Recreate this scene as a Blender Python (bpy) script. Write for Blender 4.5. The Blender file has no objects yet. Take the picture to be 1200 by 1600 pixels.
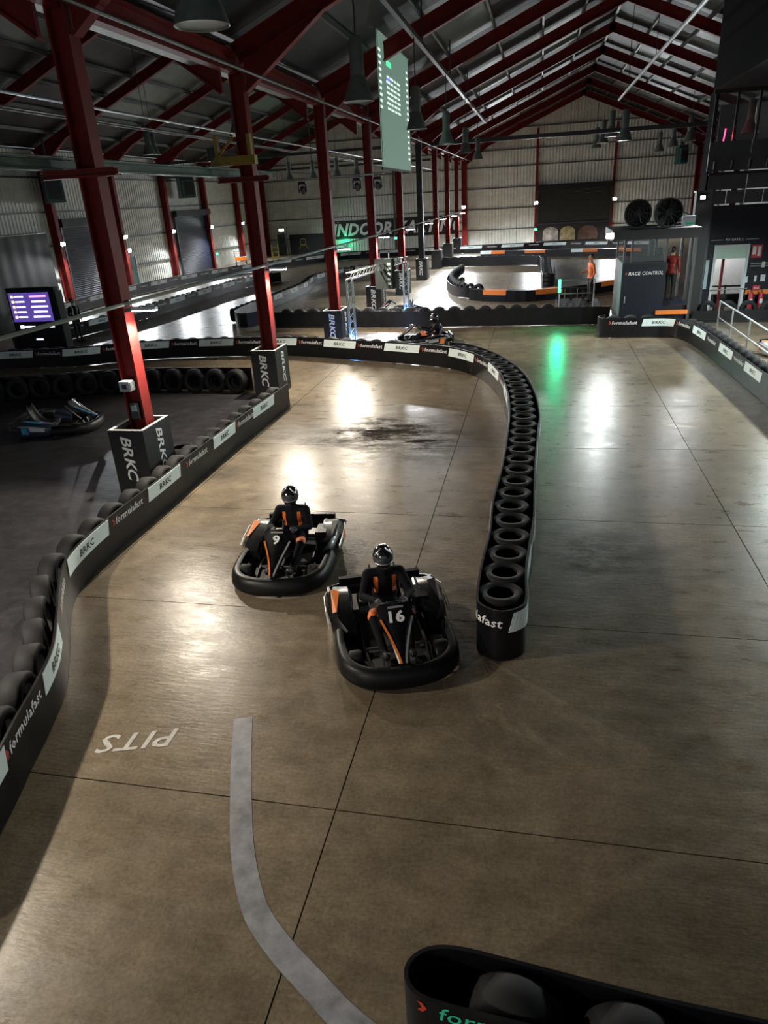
import bpy, bmesh, math, random
from mathutils import Vector, Matrix, Euler
random.seed(7)
PI = math.pi
scene = bpy.context.scene
COL = scene.collection

# ------------------------------------------------------------------ camera, world, exposure
cam_d = bpy.data.cameras.new('camera'); cam = bpy.data.objects.new('camera', cam_d); COL.objects.link(cam)
cam_d.sensor_fit = 'HORIZONTAL'; cam_d.sensor_width = 36.0; cam_d.lens = 1095.0 / 1200.0 * 36.0
cam_d.clip_start = 0.05; cam_d.clip_end = 300
_R = Matrix(((0.978455, -0.033168, 0.203779), (0.199286, 0.409661, -0.890204), (-0.053954, 0.911635, 0.407445)))
cam.matrix_world = Matrix.Translation((0, 0, 4.8)) @ _R.to_4x4()
scene.camera = cam
world = bpy.data.worlds.new('night'); scene.world = world; world.use_nodes = True
world.node_tree.nodes['Background'].inputs[0].default_value = (0.75, 0.82, 0.9, 1)
world.node_tree.nodes['Background'].inputs[1].default_value = 0.27
vs = scene.view_settings
vs.view_transform = 'Standard'; vs.look = 'None'; vs.gamma = 1.0; vs.use_curve_mapping = False
vs.exposure = 1.05

# ------------------------------------------------------------------ materials
_M = {}
def mat(name, col=(.5, .5, .5), rough=.5, metal=0., emit=None, es=0., var=0., vscale=6., coat=0., spec=.5, bump=0., bscale=40., trans=0., alpha=1.):
    if name in _M: return _M[name]
    m = bpy.data.materials.new(name); m.use_nodes = True
    nt = m.node_tree; b = nt.nodes['Principled BSDF']
    b.inputs['Base Color'].default_value = (*col, 1); b.inputs['Roughness'].default_value = rough
    b.inputs['Metallic'].default_value = metal; b.inputs['Specular IOR Level'].default_value = spec
    if coat: b.inputs['Coat Weight'].default_value = coat; b.inputs['Coat Roughness'].default_value = .12
    if trans: b.inputs['Transmission Weight'].default_value = trans
    if emit: b.inputs['Emission Color'].default_value = (*emit, 1); b.inputs['Emission Strength'].default_value = es
    if alpha < 1: b.inputs['Alpha'].default_value = alpha
    if var or bump:
        tc = nt.nodes.new('ShaderNodeTexCoord'); nz = nt.nodes.new('ShaderNodeTexNoise')
        nz.inputs['Scale'].default_value = vscale; nz.inputs['Detail'].default_value = 5; nz.inputs['Roughness'].default_value = .65
        nt.links.new(tc.outputs['Object'], nz.inputs['Vector'])
    if var:
        r = nt.nodes.new('ShaderNodeValToRGB'); r.color_ramp.elements[0].position = .3; r.color_ramp.elements[1].position = .72
        r.color_ramp.elements[0].color = (*[c * (1 - var) for c in col], 1)
        r.color_ramp.elements[1].color = (*[min(1, c * (1 + var * .6)) for c in col], 1)
        nt.links.new(nz.outputs['Fac'], r.inputs['Fac']); nt.links.new(r.outputs['Color'], b.inputs['Base Color'])
        mp = nt.nodes.new('ShaderNodeMapRange'); mp.inputs[3].default_value = max(0, rough - .1); mp.inputs[4].default_value = min(1, rough + .12)
        nt.links.new(nz.outputs['Fac'], mp.inputs[0]); nt.links.new(mp.outputs[0], b.inputs['Roughness'])
    if bump:
        n2 = nt.nodes.new('ShaderNodeTexNoise'); n2.inputs['Scale'].default_value = bscale; n2.inputs['Detail'].default_value = 3
        nt.links.new(tc.outputs['Object'], n2.inputs['Vector'])
        bp = nt.nodes.new('ShaderNodeBump'); bp.inputs['Strength'].default_value = bump; bp.inputs['Distance'].default_value = .02
        nt.links.new(n2.outputs['Fac'], bp.inputs['Height']); nt.links.new(bp.outputs['Normal'], b.inputs['Normal'])
    _M[name] = m
    return m

def floor_material(name, dark, light, r0, r1, stain=True):
    m = bpy.data.materials.new(name); m.use_nodes = True
    nt = m.node_tree; N = nt.nodes; L = nt.links; b = N['Principled BSDF']
    geo = N.new('ShaderNodeNewGeometry')
    def noise(scale, detail=6, rough=.6, stretch=None):
        n = N.new('ShaderNodeTexNoise'); n.inputs['Scale'].default_value = scale; n.inputs['Detail'].default_value = detail; n.inputs['Roughness'].default_value = rough
        if stretch:
            mp = N.new('ShaderNodeMapping'); mp.inputs['Scale'].default_value = stretch
            L.new(geo.outputs['Position'], mp.inputs['Vector']); L.new(mp.outputs['Vector'], n.inputs['Vector'])
        else: L.new(geo.outputs['Position'], n.inputs['Vector'])
        return n.outputs['Fac']
    def ramp(f, p0, p1, c0, c1):
        r = N.new('ShaderNodeValToRGB'); e = r.color_ramp.elements
        e[0].position = p0; e[1].position = p1; e[0].color = (*c0, 1); e[1].color = (*c1, 1)
        L.new(f, r.inputs['Fac']); return r.outputs['Color']
    def mix(kind, fac, a, c):
        x = N.new('ShaderNodeMix'); x.data_type = 'RGBA'; x.blend_type = kind
        if isinstance(fac, float): x.inputs[0].default_value = fac
        else: L.new(fac, x.inputs[0])
        for s, v in ((6, a), (7, c)):
            if isinstance(v, tuple): x.inputs[s].default_value = (*v, 1)
            else: L.new(v, x.inputs[s])
        return x.outputs[2]
    base = ramp(noise(.55), .3, .7, dark, light)
    base = mix('MULTIPLY', .8, base, ramp(noise(3.2, 9, .72), .3, .7, (.62, .6, .57), (1.25, 1.25, 1.22)))
    base = mix('MULTIPLY', .75, base, ramp(noise(30, 6, .75), .35, .66, (.55, .53, .5), (1.15, 1.15, 1.15)))
    base = mix('MULTIPLY', .45, base, ramp(noise(1.0, 4, .6, (1., 4., 1.)), .3, .65, (.62, .62, .62), (1.08, 1.08, 1.08)))
    # pale specks of dust and paint chips
    sp = ramp(noise(75, 2, .5), .70, .74, (0, 0, 0), (1, 1, 1)); sp2 = ramp(noise(1.7, 3), .5, .62, (0, 0, 0), (1, 1, 1))
    base = mix('MIX', mix('MULTIPLY', 1., sp, sp2), base, (.34, .33, .30) if stain else (.13, .13, .13))
    mask = None
    if stain:   # rubber and oil patches with shapes of their own on the track
        for (px, py, rad, k) in ((-2.4, 14.2, 2.2, 1.), (-3.4, 15.2, 1.7, 1.), (-4.6, 14.2, 1.0, .8), (.9, 9.2, 1.6, .8), (-6.0, 12.0, .6, .8), (-5.6, 14.6, .6, .8), (3.6, 23.3, 1.6, .6)):
            d = N.new('ShaderNodeVectorMath'); d.operation = 'DISTANCE'; d.inputs[1].default_value = (px, py, 0)
            L.new(geo.outputs['Position'], d.inputs[0])
            mr = N.new('ShaderNodeMapRange'); mr.inputs[1].default_value = rad; mr.inputs[2].default_value = rad * .2
            L.new(d.outputs['Value'], mr.inputs[0])
            nn = ramp(noise(1.3, 9, .8, (1., 2.2, 1.)), .36, .56, (0, 0, 0), (k, k, k))
            mk_ = mix('MULTIPLY', 1., mr.outputs[0], nn)
            base = mix('MIX', mk_, base, (.030, .027, .027))
            mask = mk_ if mask is None else mix('ADD', 1., mask, mk_)
    L.new(base, b.inputs['Base Color'])
    rr = N.new('ShaderNodeMapRange'); rr.inputs[1].default_value = .3; rr.inputs[2].default_value = .7
    rr.inputs[3].default_value = r0; rr.inputs[4].default_value = r1
    L.new(noise(2.2, 7, .7, (1, 2.2, 1)), rr.inputs[0])
    rgh = rr.outputs[0]
    sm = N.new('ShaderNodeMapRange'); sm.inputs[1].default_value = .3; sm.inputs[2].default_value = .7; sm.inputs[3].default_value = .16; sm.inputs[4].default_value = .42
    L.new(noise(1.1, 8, .75, (1, 1.8, 1)), sm.inputs[0]); spc = sm.outputs[0]
    if mask is not None:
        ad = N.new('ShaderNodeMath'); ad.operation = 'MULTIPLY_ADD'; ad.inputs[1].default_value = .22; L.new(mask, ad.inputs[0]); L.new(rgh, ad.inputs[2]); rgh = ad.outputs[0]
        iv = N.new('ShaderNodeMath'); iv.operation = 'MULTIPLY_ADD'; iv.inputs[1].default_value = -.25; iv.use_clamp = True; L.new(mask, iv.inputs[0]); L.new(spc, iv.inputs[2]); spc = iv.outputs[0]
    L.new(rgh, b.inputs['Roughness']); L.new(spc, b.inputs['Specular IOR Level'])
    bp = N.new('ShaderNodeBump'); bp.inputs['Strength'].default_value = .28; bp.inputs['Distance'].default_value = .012
    L.new(noise(6, 6, .65, (1, 3.6, 1)), bp.inputs['Height']); L.new(bp.outputs['Normal'], b.inputs['Normal'])
    _M[name] = m; return m

M_FLOOR = floor_material('polished_concrete', (.150, .120, .085), (.265, .212, .150), .22, .42)
M_INFIELD = floor_material('dark_floor_coating', (.034, .034, .040), (.058, .056, .064), .30, .5, False)
M_BELT = mat('black_belt', (.006, .006, .0075), .38, var=.3, vscale=3, spec=.3)
M_TYRE = mat('tyre_rubber', (.011, .011, .0125), .72, var=.35, vscale=9, spec=.3)
M_WHITE = mat('banner_white', (.74, .84, .84), .45, var=.08, vscale=3)
M_LET_W = mat('white_letters', (.75, .76, .76), .5)
M_LET_K = mat('dark_letters', (.02, .025, .03), .5)
M_LET_R = mat('red_print', (.55, .05, .02), .5)
M_LET_G = mat('green_print', (.03, .60, .34), .5)
M_RED = mat('red_steel_paint', (.18, .015, .013), .55, var=.3, vscale=3, spec=.22)
M_DKSTEEL = mat('dark_steel', (.035, .037, .04), .45, var=.3)
M_GALV = mat('galvanised_steel', (.42, .45, .46), .38, .7, var=.2)
M_CLAD = mat('pale_cladding', (.72, .73, .68), .55, var=.22, vscale=1.3)
M_CLADG = mat('grey_cladding', (.055, .064, .070), .5, var=.2, vscale=1.5, spec=.3)
M_GIRT = mat('girt_steel', (.10, .115, .105), .5, var=.3)
M_ROOF = mat('roof_sheet', (.012, .013, .0125), .6, var=.35, vscale=.8)
M_SKY = mat('rooflight_sheet', (.15, .18, .165), .5, var=.3, vscale=1.)
M_NAVY = mat('navy_shutter', (.028, .036, .068), .42, var=.15, vscale=1)
M_BLACK = mat('black_panel', (.006, .006, .0075), .6, var=.3, vscale=1)
M_NAVYW = mat('navy_panel', (.0085, .0105, .020), .5, var=.2, vscale=1, spec=.25)
M_GREEN = mat('green_machine', (.018, .085, .075), .45, var=.2)
M_GREENB = mat('green_beam', (.055, .10, .075), .5, var=.25)
M_YEL = mat('yellow_crane', (.30, .21, .02), .5, var=.2)
M_ORANGE = mat('orange_board', (.75, .19, .02), .5, var=.1)
M_RIM = mat('grey_rim', (.26, .27, .27), .55, var=.15)
M_LAMPG = mat('lamp_shade_grey', (.16, .20, .18), .4, .2, var=.2)
M_LAMPD = mat('lamp_lens_unlit', (.30, .40, .36), .3)
M_GLASS = mat('dark_glass', (.10, .115, .12), .08, alpha=.32)
M_LED = mat('lit_led', (1, 1, 1), .5, emit=(1, .95, .88), es=60.)
M_LEDC = mat('lit_flood', (1, 1, 1), .5, emit=(.95, .97, 1.), es=90.)
M_GRN = mat('lit_green', (.02, .6, .3), .5, emit=(.04, 1., .30), es=3.5)
M_BLUE = mat('lit_blue', (.02, .1, .6), .5, emit=(.05, .35, 1.), es=12.)
M_NEON = mat('lit_red_neon', (.6, .05, .08), .5, emit=(1, .04, .12), es=7.)
M_PAPER = mat('white_paper', (.62, .68, .70), .6)
M_SIGNR = mat('red_sign', (.45, .02, .04), .5)
M_SILVER = mat('silver_print', (.55, .55, .56), .3, .6)

# ------------------------------------------------------------------ helpers
class MB:
    def __init__(s): s.v = []; s.f = []; s.m = []
    def add(s, vs_, fs_, mi=0):
        o = len(s.v); s.v += [tuple(v) for v in vs_]
        for f in fs_: s.f.append(tuple(o + i for i in f)); s.m.append(mi)
        return s
    def box(s, c, d, rz=0., mat3=None, mi=0):
        h = [x / 2 for x in d]
        V = [Vector((sx * h[0], sy * h[1], sz * h[2])) for sx in (-1, 1) for sy in (-1, 1) for sz in (-1, 1)]
        m3 = mat3 if mat3 is not None else Matrix.Rotation(rz, 3, 'Z')
        V = [m3 @ v + Vector(c) for v in V]
        return s.add(V, [(0, 1, 3, 2), (4, 6, 7, 5), (0, 4, 5, 1), (2, 3, 7, 6), (0, 2, 6, 4), (1, 5, 7, 3)], mi)
    def bar(s, p0, p1, w, h=None, mi=0, up=(0, 0, 1)):
        p0 = Vector(p0); p1 = Vector(p1); d = p1 - p0; l = d.length; d.normalize()
        u = Vector(up)
        if abs(d.dot(u)) > .99: u = Vector((1, 0, 0))
        x = d.cross(u).normalized(); z = x.cross(d)
        return s.box((p0 + p1) / 2, (w, l, h or w), mat3=Matrix((x, d, z)).transposed(), mi=mi)
    def tube(s, path, r, n=8, closed=False, mi=0, rb=None):
        P = [Vector(p) for p in path]; k = len(P); V = []; F = []
        up = Vector((0, 0, 1)); px = None
        for i in range(k):
            a = P[(i - 1) % k] if (closed or i > 0) else P[i]; b = P[(i + 1) % k] if (closed or i < k - 1) else P[i]
            t = (b - a).normalized()
            if px is None:
                u = up if abs(t.z) < .95 else Vector((1, 0, 0)); x = t.cross(u).normalized()
            else:
                x = (px - t * px.dot(t)).normalized()
            px = x; y = x.cross(t)
            ri = r[i] if isinstance(r, (list, tuple)) else r
            for j in range(n):
                a_ = 2 * PI * j / n
                V.append(P[i] + x * (math.cos(a_) * ri) + y * (math.sin(a_) * (rb if rb else ri)))
        for i in range(k if closed else k - 1):
            for j in range(n):
                F.append((i * n + j, i * n + (j + 1) % n, ((i + 1) % k) * n + (j + 1) % n, ((i + 1) % k) * n + j))
        if not closed: F += [tuple(range(n))[::-1], tuple((k - 1) * n + j for j in range(n))]
        return s.add(V, F, mi)
    def lathe(s, prof, c=(0, 0, 0), n=16, m3=None, closed=False, mi=0):
        V = []; F = []; k = len(prof); m3 = m3 or Matrix.Identity(3)
        for j in range(n):
            a = 2 * PI * j / n
            for (r, z) in prof: V.append(m3 @ Vector((r * math.cos(a), r * math.sin(a), z)) + Vector(c))
        for j in range(n):
            for i in range(k if closed else k - 1):
                F.append((j * k + i, ((j + 1) % n) * k + i, ((j + 1) % n) * k + (i + 1) % k, j * k + (i + 1) % k))
        return s.add(V, F, mi)
    def prism(s, poly, fn0, fn1, mi=0):
        n = len(poly)
        V = [fn0(*p) for p in poly] + [fn1(*p) for p in poly]
        return s.add(V, [tuple(range(n))[::-1], tuple(range(n, 2 * n))] + [(i, (i + 1) % n, n + (i + 1) % n, n + i) for i in range(n)], mi)
    def sphere(s, c, r, n=12, m=8, mi=0, m3=None):
        rr = r if isinstance(r, (tuple, list)) else (r, r, r); m3 = m3 or Matrix.Identity(3)
        V = []; F = []
        for i in range(1, m):
            p = PI * i / m
            for j in range(n):
                a = 2 * PI * j / n
                V.append(Vector((rr[0] * math.sin(p) * math.cos(a), rr[1] * math.sin(p) * math.sin(a), rr[2] * math.cos(p))))
        V += [Vector((0, 0, rr[2])), Vector((0, 0, -rr[2]))]
        t, bt = len(V) - 2, len(V) - 1
        for i in range(m - 2):
            for j in range(n): F.append((i * n + j, (i + 1) * n + j, (i + 1) * n + (j + 1) % n, i * n + (j + 1) % n))
        for j in range(n):
            F.append((t, j, (j + 1) % n)); F.append((bt, (m - 2) * n + (j + 1) % n, (m - 2) * n + j))
        return s.add([m3 @ v + Vector(c) for v in V], F, mi)
    def capsule(s, p0, r0, p1, r1, n=12):
        p0 = Vector(p0); p1 = Vector(p1); s.sphere(p0, r0, n, 8); s.sphere(p1, r1, n, 8)
        k = 5; s.tube([p0.lerp(p1, i / k) for i in range(k + 1)], [r0 + (r1 - r0) * i / k for i in range(k + 1)], n)
        return s
    def text(s, t, fn, mi=0): return s.add([fn(u, v) for u, v in t[0]], t[1], mi)
    def mesh(s, name, mats, smooth=False):
        me = bpy.data.meshes.new(name); me.from_pydata(s.v, [], s.f)
        ms = mats if isinstance(mats, (list, tuple)) else [mats]
        for m in ms: me.materials.append(m)
        if len(ms) > 1: me.polygons.foreach_set('material_index', s.m)
        if smooth: me.polygons.foreach_set('use_smooth', [True] * len(me.polygons))
        me.update(); return me
    def build(s, name, mats, parent=None, smooth=False, world=False, recalc=True):
        me = s.mesh(name, mats, smooth)
        if recalc:
            bm = bmesh.new(); bm.from_mesh(me); bmesh.ops.recalc_face_normals(bm, faces=bm.faces); bm.to_mesh(me); bm.free()
        if smooth:
            try: me.set_sharp_from_angle(angle=math.radians(42))
            except Exception: pass
        return put(name, me, parent, world=world)

def put(name, me, parent=None, loc=None, rot=None, world=False):
    o = bpy.data.objects.new(name, me); COL.objects.link(o)
    if parent is not None:
        o.parent = parent
        if world:
            off = Vector(); p = parent
            while p is not None: off += p.location; p = p.parent
            o.location = -off
    if loc is not None: o.location = Vector(loc) + (o.location if world else Vector())
    if rot is not None: o.rotation_euler = rot
    return o
def tag(o, label=None, cat=None, group=None, kind=None):
    if label: o['label'] = label
    if cat: o['category'] = cat
    if group: o['group'] = group
    if kind: o['kind'] = kind
    return o
def thing(name, label, cat, loc=(0, 0, 0), rz=0., group=None):
    o = bpy.data.objects.new(name, None); COL.objects.link(o); o.empty_display_size = .1
    o.location = loc; o.rotation_euler = (0, 0, rz)
    return tag(o, label, cat, group)
def struct(name, loc=(0, 0, 0)):
    o = bpy.data.objects.new(name, None); COL.objects.link(o); o.location = loc; o['kind'] = 'structure'; return o
def copy_tree(o, parent=None):
    c = o.copy(); COL.objects.link(c); c.parent = parent
    for ch in list(o.children): copy_tree(ch, c)
    return c
_T = {}
def txt(body, size, shear=0., bold=0., sx=1., res=2):
    k = (body, size, shear, bold, sx, res)
    if k in _T: return _T[k]
    cu = bpy.data.curves.new('lettering', 'FONT'); cu.body = body; cu.size = 1.; cu.shear = shear; cu.offset = bold
    cu.resolution_u = res; cu.align_x = 'LEFT'; cu.space_character = 1.04 + bold
    ob = bpy.data.objects.new('lettering', cu); V = []; F = []; x = 0.
    for word in (list(body) if body == 'BRKC' else [body]):      # logo letters set one by one with even gaps
        cu.body = word; me = bpy.data.meshes.new_from_object(ob)
        q = [v.co.copy() for v in me.vertices]; a = min(v.x - shear * v.y for v in q); b = max(v.x - shear * v.y for v in q); n0 = len(V)
        for v in q: v.x += x - a
        V += q; F += [tuple(i + n0 for i in p.vertices) for p in me.polygons]; x += b - a + (-.10 if word == 'K' else .045); bpy.data.meshes.remove(me)
    bpy.data.objects.remove(ob); bpy.data.curves.remove(cu)
    x0, x1 = min(v.x for v in V), max(v.x for v in V); y0, y1 = min(v.y for v in V), max(v.y for v in V)
    hh = size / (y1 - y0)          # size = cap height of the finished lettering
    _T[k] = ([((v.x - (x0 + x1) / 2) * hh * sx, (v.y - (y0 + y1) / 2) * hh) for v in V], F)
    return _T[k]
def fit(body, size, width, shear=0., bold=0.):
    t = txt(body, size, shear, bold); w = max(u for u, v in t[0]) - min(u for u, v in t[0]); return txt(body, size, shear, bold, width / w)
def plane_fn(o, ux, vy):
    o, ux, vy = Vector(o), Vector(ux), Vector(vy)
    return lambda u, v: o + ux * u + vy * v
def light(name, kind, loc, power, color=(1, 1, 1), size=.1, to=None, angle=150, blend=.5, size_y=None):
    d = bpy.data.lights.new(name, kind); d.energy = power; d.color = color
    if kind == 'SPOT': d.spot_size = math.radians(angle); d.spot_blend = blend; d.shadow_soft_size = size
    elif kind == 'AREA':
        d.size = size
        if size_y: d.shape = 'RECTANGLE'; d.size_y = size_y
    else: d.shadow_soft_size = size
    o = bpy.data.objects.new(name, d); COL.objects.link(o); o.location = loc
    if to is not None: o.rotation_euler = (Vector(to) - Vector(loc)).to_track_quat('-Z', 'Y').to_euler()
    return o

# ------------------------------------------------------------------ lamps of the hall: lights (most fittings are built below), plus an added mezzanine fill
WARM = (1., .90, .74); COOL = (.92, .97, 1.)
ROWX = -7.24                                 # central row of columns
COLY = [11.6 + 7. * k for k in range(-2, 10)]  # bays of 7 m
P_COL, P_WALL = 410., 650.
for k, y in enumerate(COLY[:-1]):
    light('column_flood', 'SPOT', (ROWX + .50, y - .10, 3.18), P_COL * (1. if k < 4 else 1.7), WARM if k < 5 else COOL, .07, to=(ROWX + 1.6, y - .5, 0), angle=172, blend=.3)
for y in (39.6, 46.6, 53.6, 60.6, 67.6):
    light('wall_flood', 'SPOT', (-27.1, y - .35, 3.35), P_WALL, COOL, .1, to=(-24.0, y - 1.5, 0), angle=170, blend=.5)
for x in (-7.3, -.4, 6.75):
    light('wall_flood', 'SPOT', (x, 73.6, 3.6), P_WALL * 2.0, COOL, .12, to=(x, 69, 0), angle=170, blend=.5)
light('booth_flood', 'SPOT', (2.38, 26.10, 3.18), 260., (.93, 1., .97), .16, to=(1.6, 16, 0), angle=165, blend=.4)
light('post_flood', 'SPOT', (5.55, 28.15, 4.2), 160., COOL, .06, to=(7.5, 22, 0), angle=165, blend=.4)
for y in (14.6, 18.6, 22.6):
    light('pit_lane_lamp', 'SPOT', (8.1, y, 3.5), 520., (.86, 1., .94), .12, to=(7.0, y, 0), angle=172, blend=.3)
light('signal_glow', 'SPOT', (.83, 28.6, 1.40), 70., (0, 1, .42), .08, to=(.83, 20, .9), angle=150)
light('green_wall_glow', 'POINT', (-19.6, 74.5, .95), 22., (0, 1, .42), .1)
light('mezzanine_fill', 'POINT', (9.5, 32.6, 7.2), 25., (1., .93, .9), .15)  # added fill without a fitting, brightens the room behind the upper glass
light('workshop_lamp', 'POINT', (7.2, 31.8, 2.6), 90., COOL, .2)
light('gantry_glow', 'POINT', (-6.30, 24.30, .35), 40., (.05, .3, 1.), .05)
light('gantry_glow', 'POINT', (-5.50, 30.4, .35), 40., (.05, .3, 1.), .05)

# ------------------------------------------------------------------ floor
Y0, Y1 = -4.9, 75.3
XL, XR = -28.2, 14.3
floor = struct('floor')
sub = MB().box(((XL + XR) / 2, (Y0 + Y1) / 2, -.11), (XR - XL + 1, Y1 - Y0 + 1, .14)).build('subfloor', mat('joint_filler', (.035, .03, .025), .8), floor)
slab_me = MB().box((0, 0, 0), (1, 1, 1)).mesh('floor_slab', M_FLOOR)
xj = [3.02 + 4.58 * i for i in range(-7, 4)]
yj = [-4.98, -1.9, 1.18, 4.26, 7.34, 10.42, 13.9, 17.0, 20.4, 23.9, 27.4]
while yj[-1] < 75.3: yj.append(yj[-1] + 3.5)
G_ = .012
for a, b in zip(xj, xj[1:]):
    for c, d in zip(yj, yj[1:]):
        o = put('floor_slab', slab_me, floor, ((a + b) / 2, (c + d) / 2, -.05)); o.scale = (b - a - G_, d - c - G_, .1)

A_PATH = [(-4.12, 2.3), (-4.22, 3.0), (-4.34, 3.5), (-4.47, 3.96), (-4.6, 4.34), (-4.74, 4.8), (-4.97, 5.4), (-5.38, 6.08), (-5.76, 6.66), (-6.08, 7.26), (-6.22, 7.9), (-6.28, 8.8), (-6.28, 10.1), (-6.3, 11.4), (-6.3, 14), (-6.24, 15.6), (-6.2, 16.9)]
inf = MB()
poly = [(x - .25, y) for x, y in A_PATH] + [(-6.7, 17.5), (-7.6, 18.2), (-11, 18.4), (-16, 18.2), (-22, 17.8), (-22, 2.3)]
inf.prism(poly, lambda x, y: (x, y, 0), lambda x, y: (x, y, .005))
tag(inf.build('infield_coating', M_INFIELD), kind='structure')

def ribbon(path, w, z0, z1, widths=None):
    mb = MB(); P = [Vector((x, y, 0)) for x, y in path]; L_ = []; R_ = []
    for i, p in enumerate(P):
        t = (P[min(i + 1, len(P) - 1)] - P[max(i - 1, 0)]).normalized(); n = Vector((-t.y, t.x, 0)); ww = widths[i] if widths else w
        L_.append(p + n * ww / 2); R_.append(p - n * ww / 2)
    for i in range(len(P) - 1):
        a, b, c, d = L_[i], R_[i], R_[i + 1], L_[i + 1]
        V = [Vector((q.x, q.y, z)) for z in (z0, z1) for q in (a, b, c, d)]
        mb.add(V, [(4, 5, 6, 7), (0, 4, 7, 3), (1, 2, 6, 5)])
    return mb
def smooth_path(pts, n):
    """Catmull-Rom through pts, n samples a span"""
    P = [Vector((*p, 0)) if len(p) == 2 else Vector(p) for p in pts]; out = []
    for i in range(len(P) - 1):
        p0, p1, p2, p3 = P[max(i - 1, 0)], P[i], P[i + 1], P[min(i + 2, len(P) - 1)]
        for k in range(n):
            t = k / n
            out.append(.5 * ((2 * p1) + (p2 - p0) * t + (2 * p0 - 5 * p1 + 4 * p2 - p3) * t * t + (3 * p1 - p0 - 3 * p2 + p3) * t ** 3))
    out.append(P[-1]); return out
M_LINE = mat('worn_line_paint', (.24, .245, .27), .45, var=.45, vscale=5.)
lp = smooth_path([(-2.82, 5.27), (-2.62, 4.72), (-2.44, 4.27), (-2.2, 3.72), (-1.93, 3.28), (-1.66, 3.03), (-1.32, 2.80), (-1.02, 2.61), (-.6, 2.42), (-.1, 2.25)], 6)
o = ribbon([(p.x, p.y) for p in lp], .19, -.01, .004).build('painted_line', M_LINE)
tag(o, 'worn grey painted line curving across the concrete near the camera', 'floor marking')
ang = math.radians(196.5); ux = Vector((math.cos(ang), math.sin(ang), 0)); vy = Vector((-math.sin(ang), math.cos(ang), 0))
t = txt('PITS', .25, .25, .012, 1.16)
mb = MB(); mb.prism  # lettering sheet
mb.text(t, plane_fn((-3.76, 4.80, .004), ux, vy))
tag(mb.build('painted_word', mat('worn_white_paint', (.46, .45, .42), .6, var=.35, vscale=12), recalc=False), 'word PITS painted in white on the floor beside the curved line', 'floor marking')
# start line panel behind the far gantry
mb = MB(); mb.box((-5.35, 26.3, .004), (4.3, 1.5, .006))
st = mb.build('start_line', mat('start_grey', (.09, .09, .10), .5, var=.2)); tag(st, 'dark painted start line strip with white blocks behind the truss gantry', 'floor marking')
for i in range(8):
    for j in range(3):
        if (i + j) % 2 == 0:
            MB().box((-7.2 + i * .53, 25.8 + j * .5, .010), (.5, .46, .006)).build('white_block', mat('worn_block', (.22, .22, .23), .6), st)

# ------------------------------------------------------------------ walls
def corrugated(w, h, ribs, depth=.035, fn_top=None):
    """sheet in local x (0..w) and z (0..h), ribs towards -y"""
    mb = MB(); p = w / ribs; xs = []
    for i in range(ribs): xs += [(i * p, 0), (i * p + p * .5, 0), (i * p + p * .58, depth), (i * p + p * .92, depth)]
    xs.append((w, 0)); V = []
    for x, d in xs: V += [(x, -d, 0), (x, -d, (fn_top(x) if fn_top else h))]
    mb.add(V, [(2 * i, 2 * i + 2, 2 * i + 3, 2 * i + 1) for i in range(len(xs) - 1)])
    return mb
RZ0, RZ1 = 8.45, 12.95                       # roof sheet at eaves and ridge
RIDGE = (3.5, -17.8)
EDGES = (XL, ROWX - .1, XR)
def roof_z(x):
    if x < ROWX - .1: c, h = -17.8, 10.43
    else: c, h = 3.5, 10.83
    return RZ0 + (RZ1 - RZ0) * max(0, 1 - abs(x - c) / h)
GZ = [0., 1.45, 3.32, 5.15, 6.98, 8.40]
PW = 7. / 3
wall_back = struct('wall_back', (0, 75.2, 0))
cl = {}
nb = 18; bw = (XR - XL) / nb
for r in range(5):
    cl[r] = corrugated(bw - .02, GZ[r + 1] - GZ[r] - .01, 8).mesh('cladding_panel', M_CLAD)
    for i in range(nb): put('cladding_panel', cl[r], wall_back, (XL + i * bw, 0, GZ[r]))
for i in range(nb):                           # gable sheets cut to the roof slope
    x0 = XL + i * bw
    if max(roof_z(x0), roof_z(x0 + bw)) > GZ[5] + .1:
        corrugated(bw - .02, 1, 8, fn_top=lambda x: max(.02, roof_z(x0 + x) - GZ[5] - .03)).build('cladding_panel', M_CLAD, wall_back, recalc=False).location = (x0, 0, GZ[5])
for z in GZ[1:]: MB().box(((XL + XR) / 2, -.08, z), (XR - XL, .07, .10)).build('girt', M_GIRT, wall_back)
for z in (10.2,): 
    for c in RIDGE: MB().box((c, -.08, z), (12, .07, .10)).build('girt', M_GIRT, wall_back)
for x in (-.42, 6.62): MB().box((x, -.14, 5.0), (.20, .2, 10.)).build('wind_post', M_RED, wall_back)
for x in (-14.3, -21.3): MB().box((x, -.14, 5.0), (.16, .16, 10.)).build('wind_post', M_GIRT, wall_back)
MB().box(((XL + XR) / 2, .12, 6.6), (XR - XL + .6, .06, 13.4)).build('leak_block_sheet', M_GIRT, wall_back)  # added unseen sheet, stops outside light leaking through the cladding gaps
wall_left = struct('wall_left', (XL, 0, 0))
MB().box((-.12, 43.4, 4.2), (.06, 64, 8.5)).build('leak_block_sheet', M_GIRT, wall_left)  # added behind the cladding to block light at the panel gaps
ml = {}
for r in range(5):
    ml[r] = corrugated(PW - .02, GZ[r + 1] - GZ[r] - .01, 8).mesh('cladding_panel', M_CLAD)
    for i in range(int((75.2 - 11.6) / PW) + 1):
        put('cladding_panel', ml[r], wall_left, (0, 11.6 + i * PW, GZ[r]), (0, 0, PI / 2))
for z in GZ[1:]: MB().box((.08, 43.3, z), (.07, 63.8, .10)).build('girt', M_GIRT, wall_left)
MB().box((-.05, 3.3, 4.2), (.1, 16.5, 8.4)).build('plain_sheet', M_CLAD, wall_left)
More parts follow.
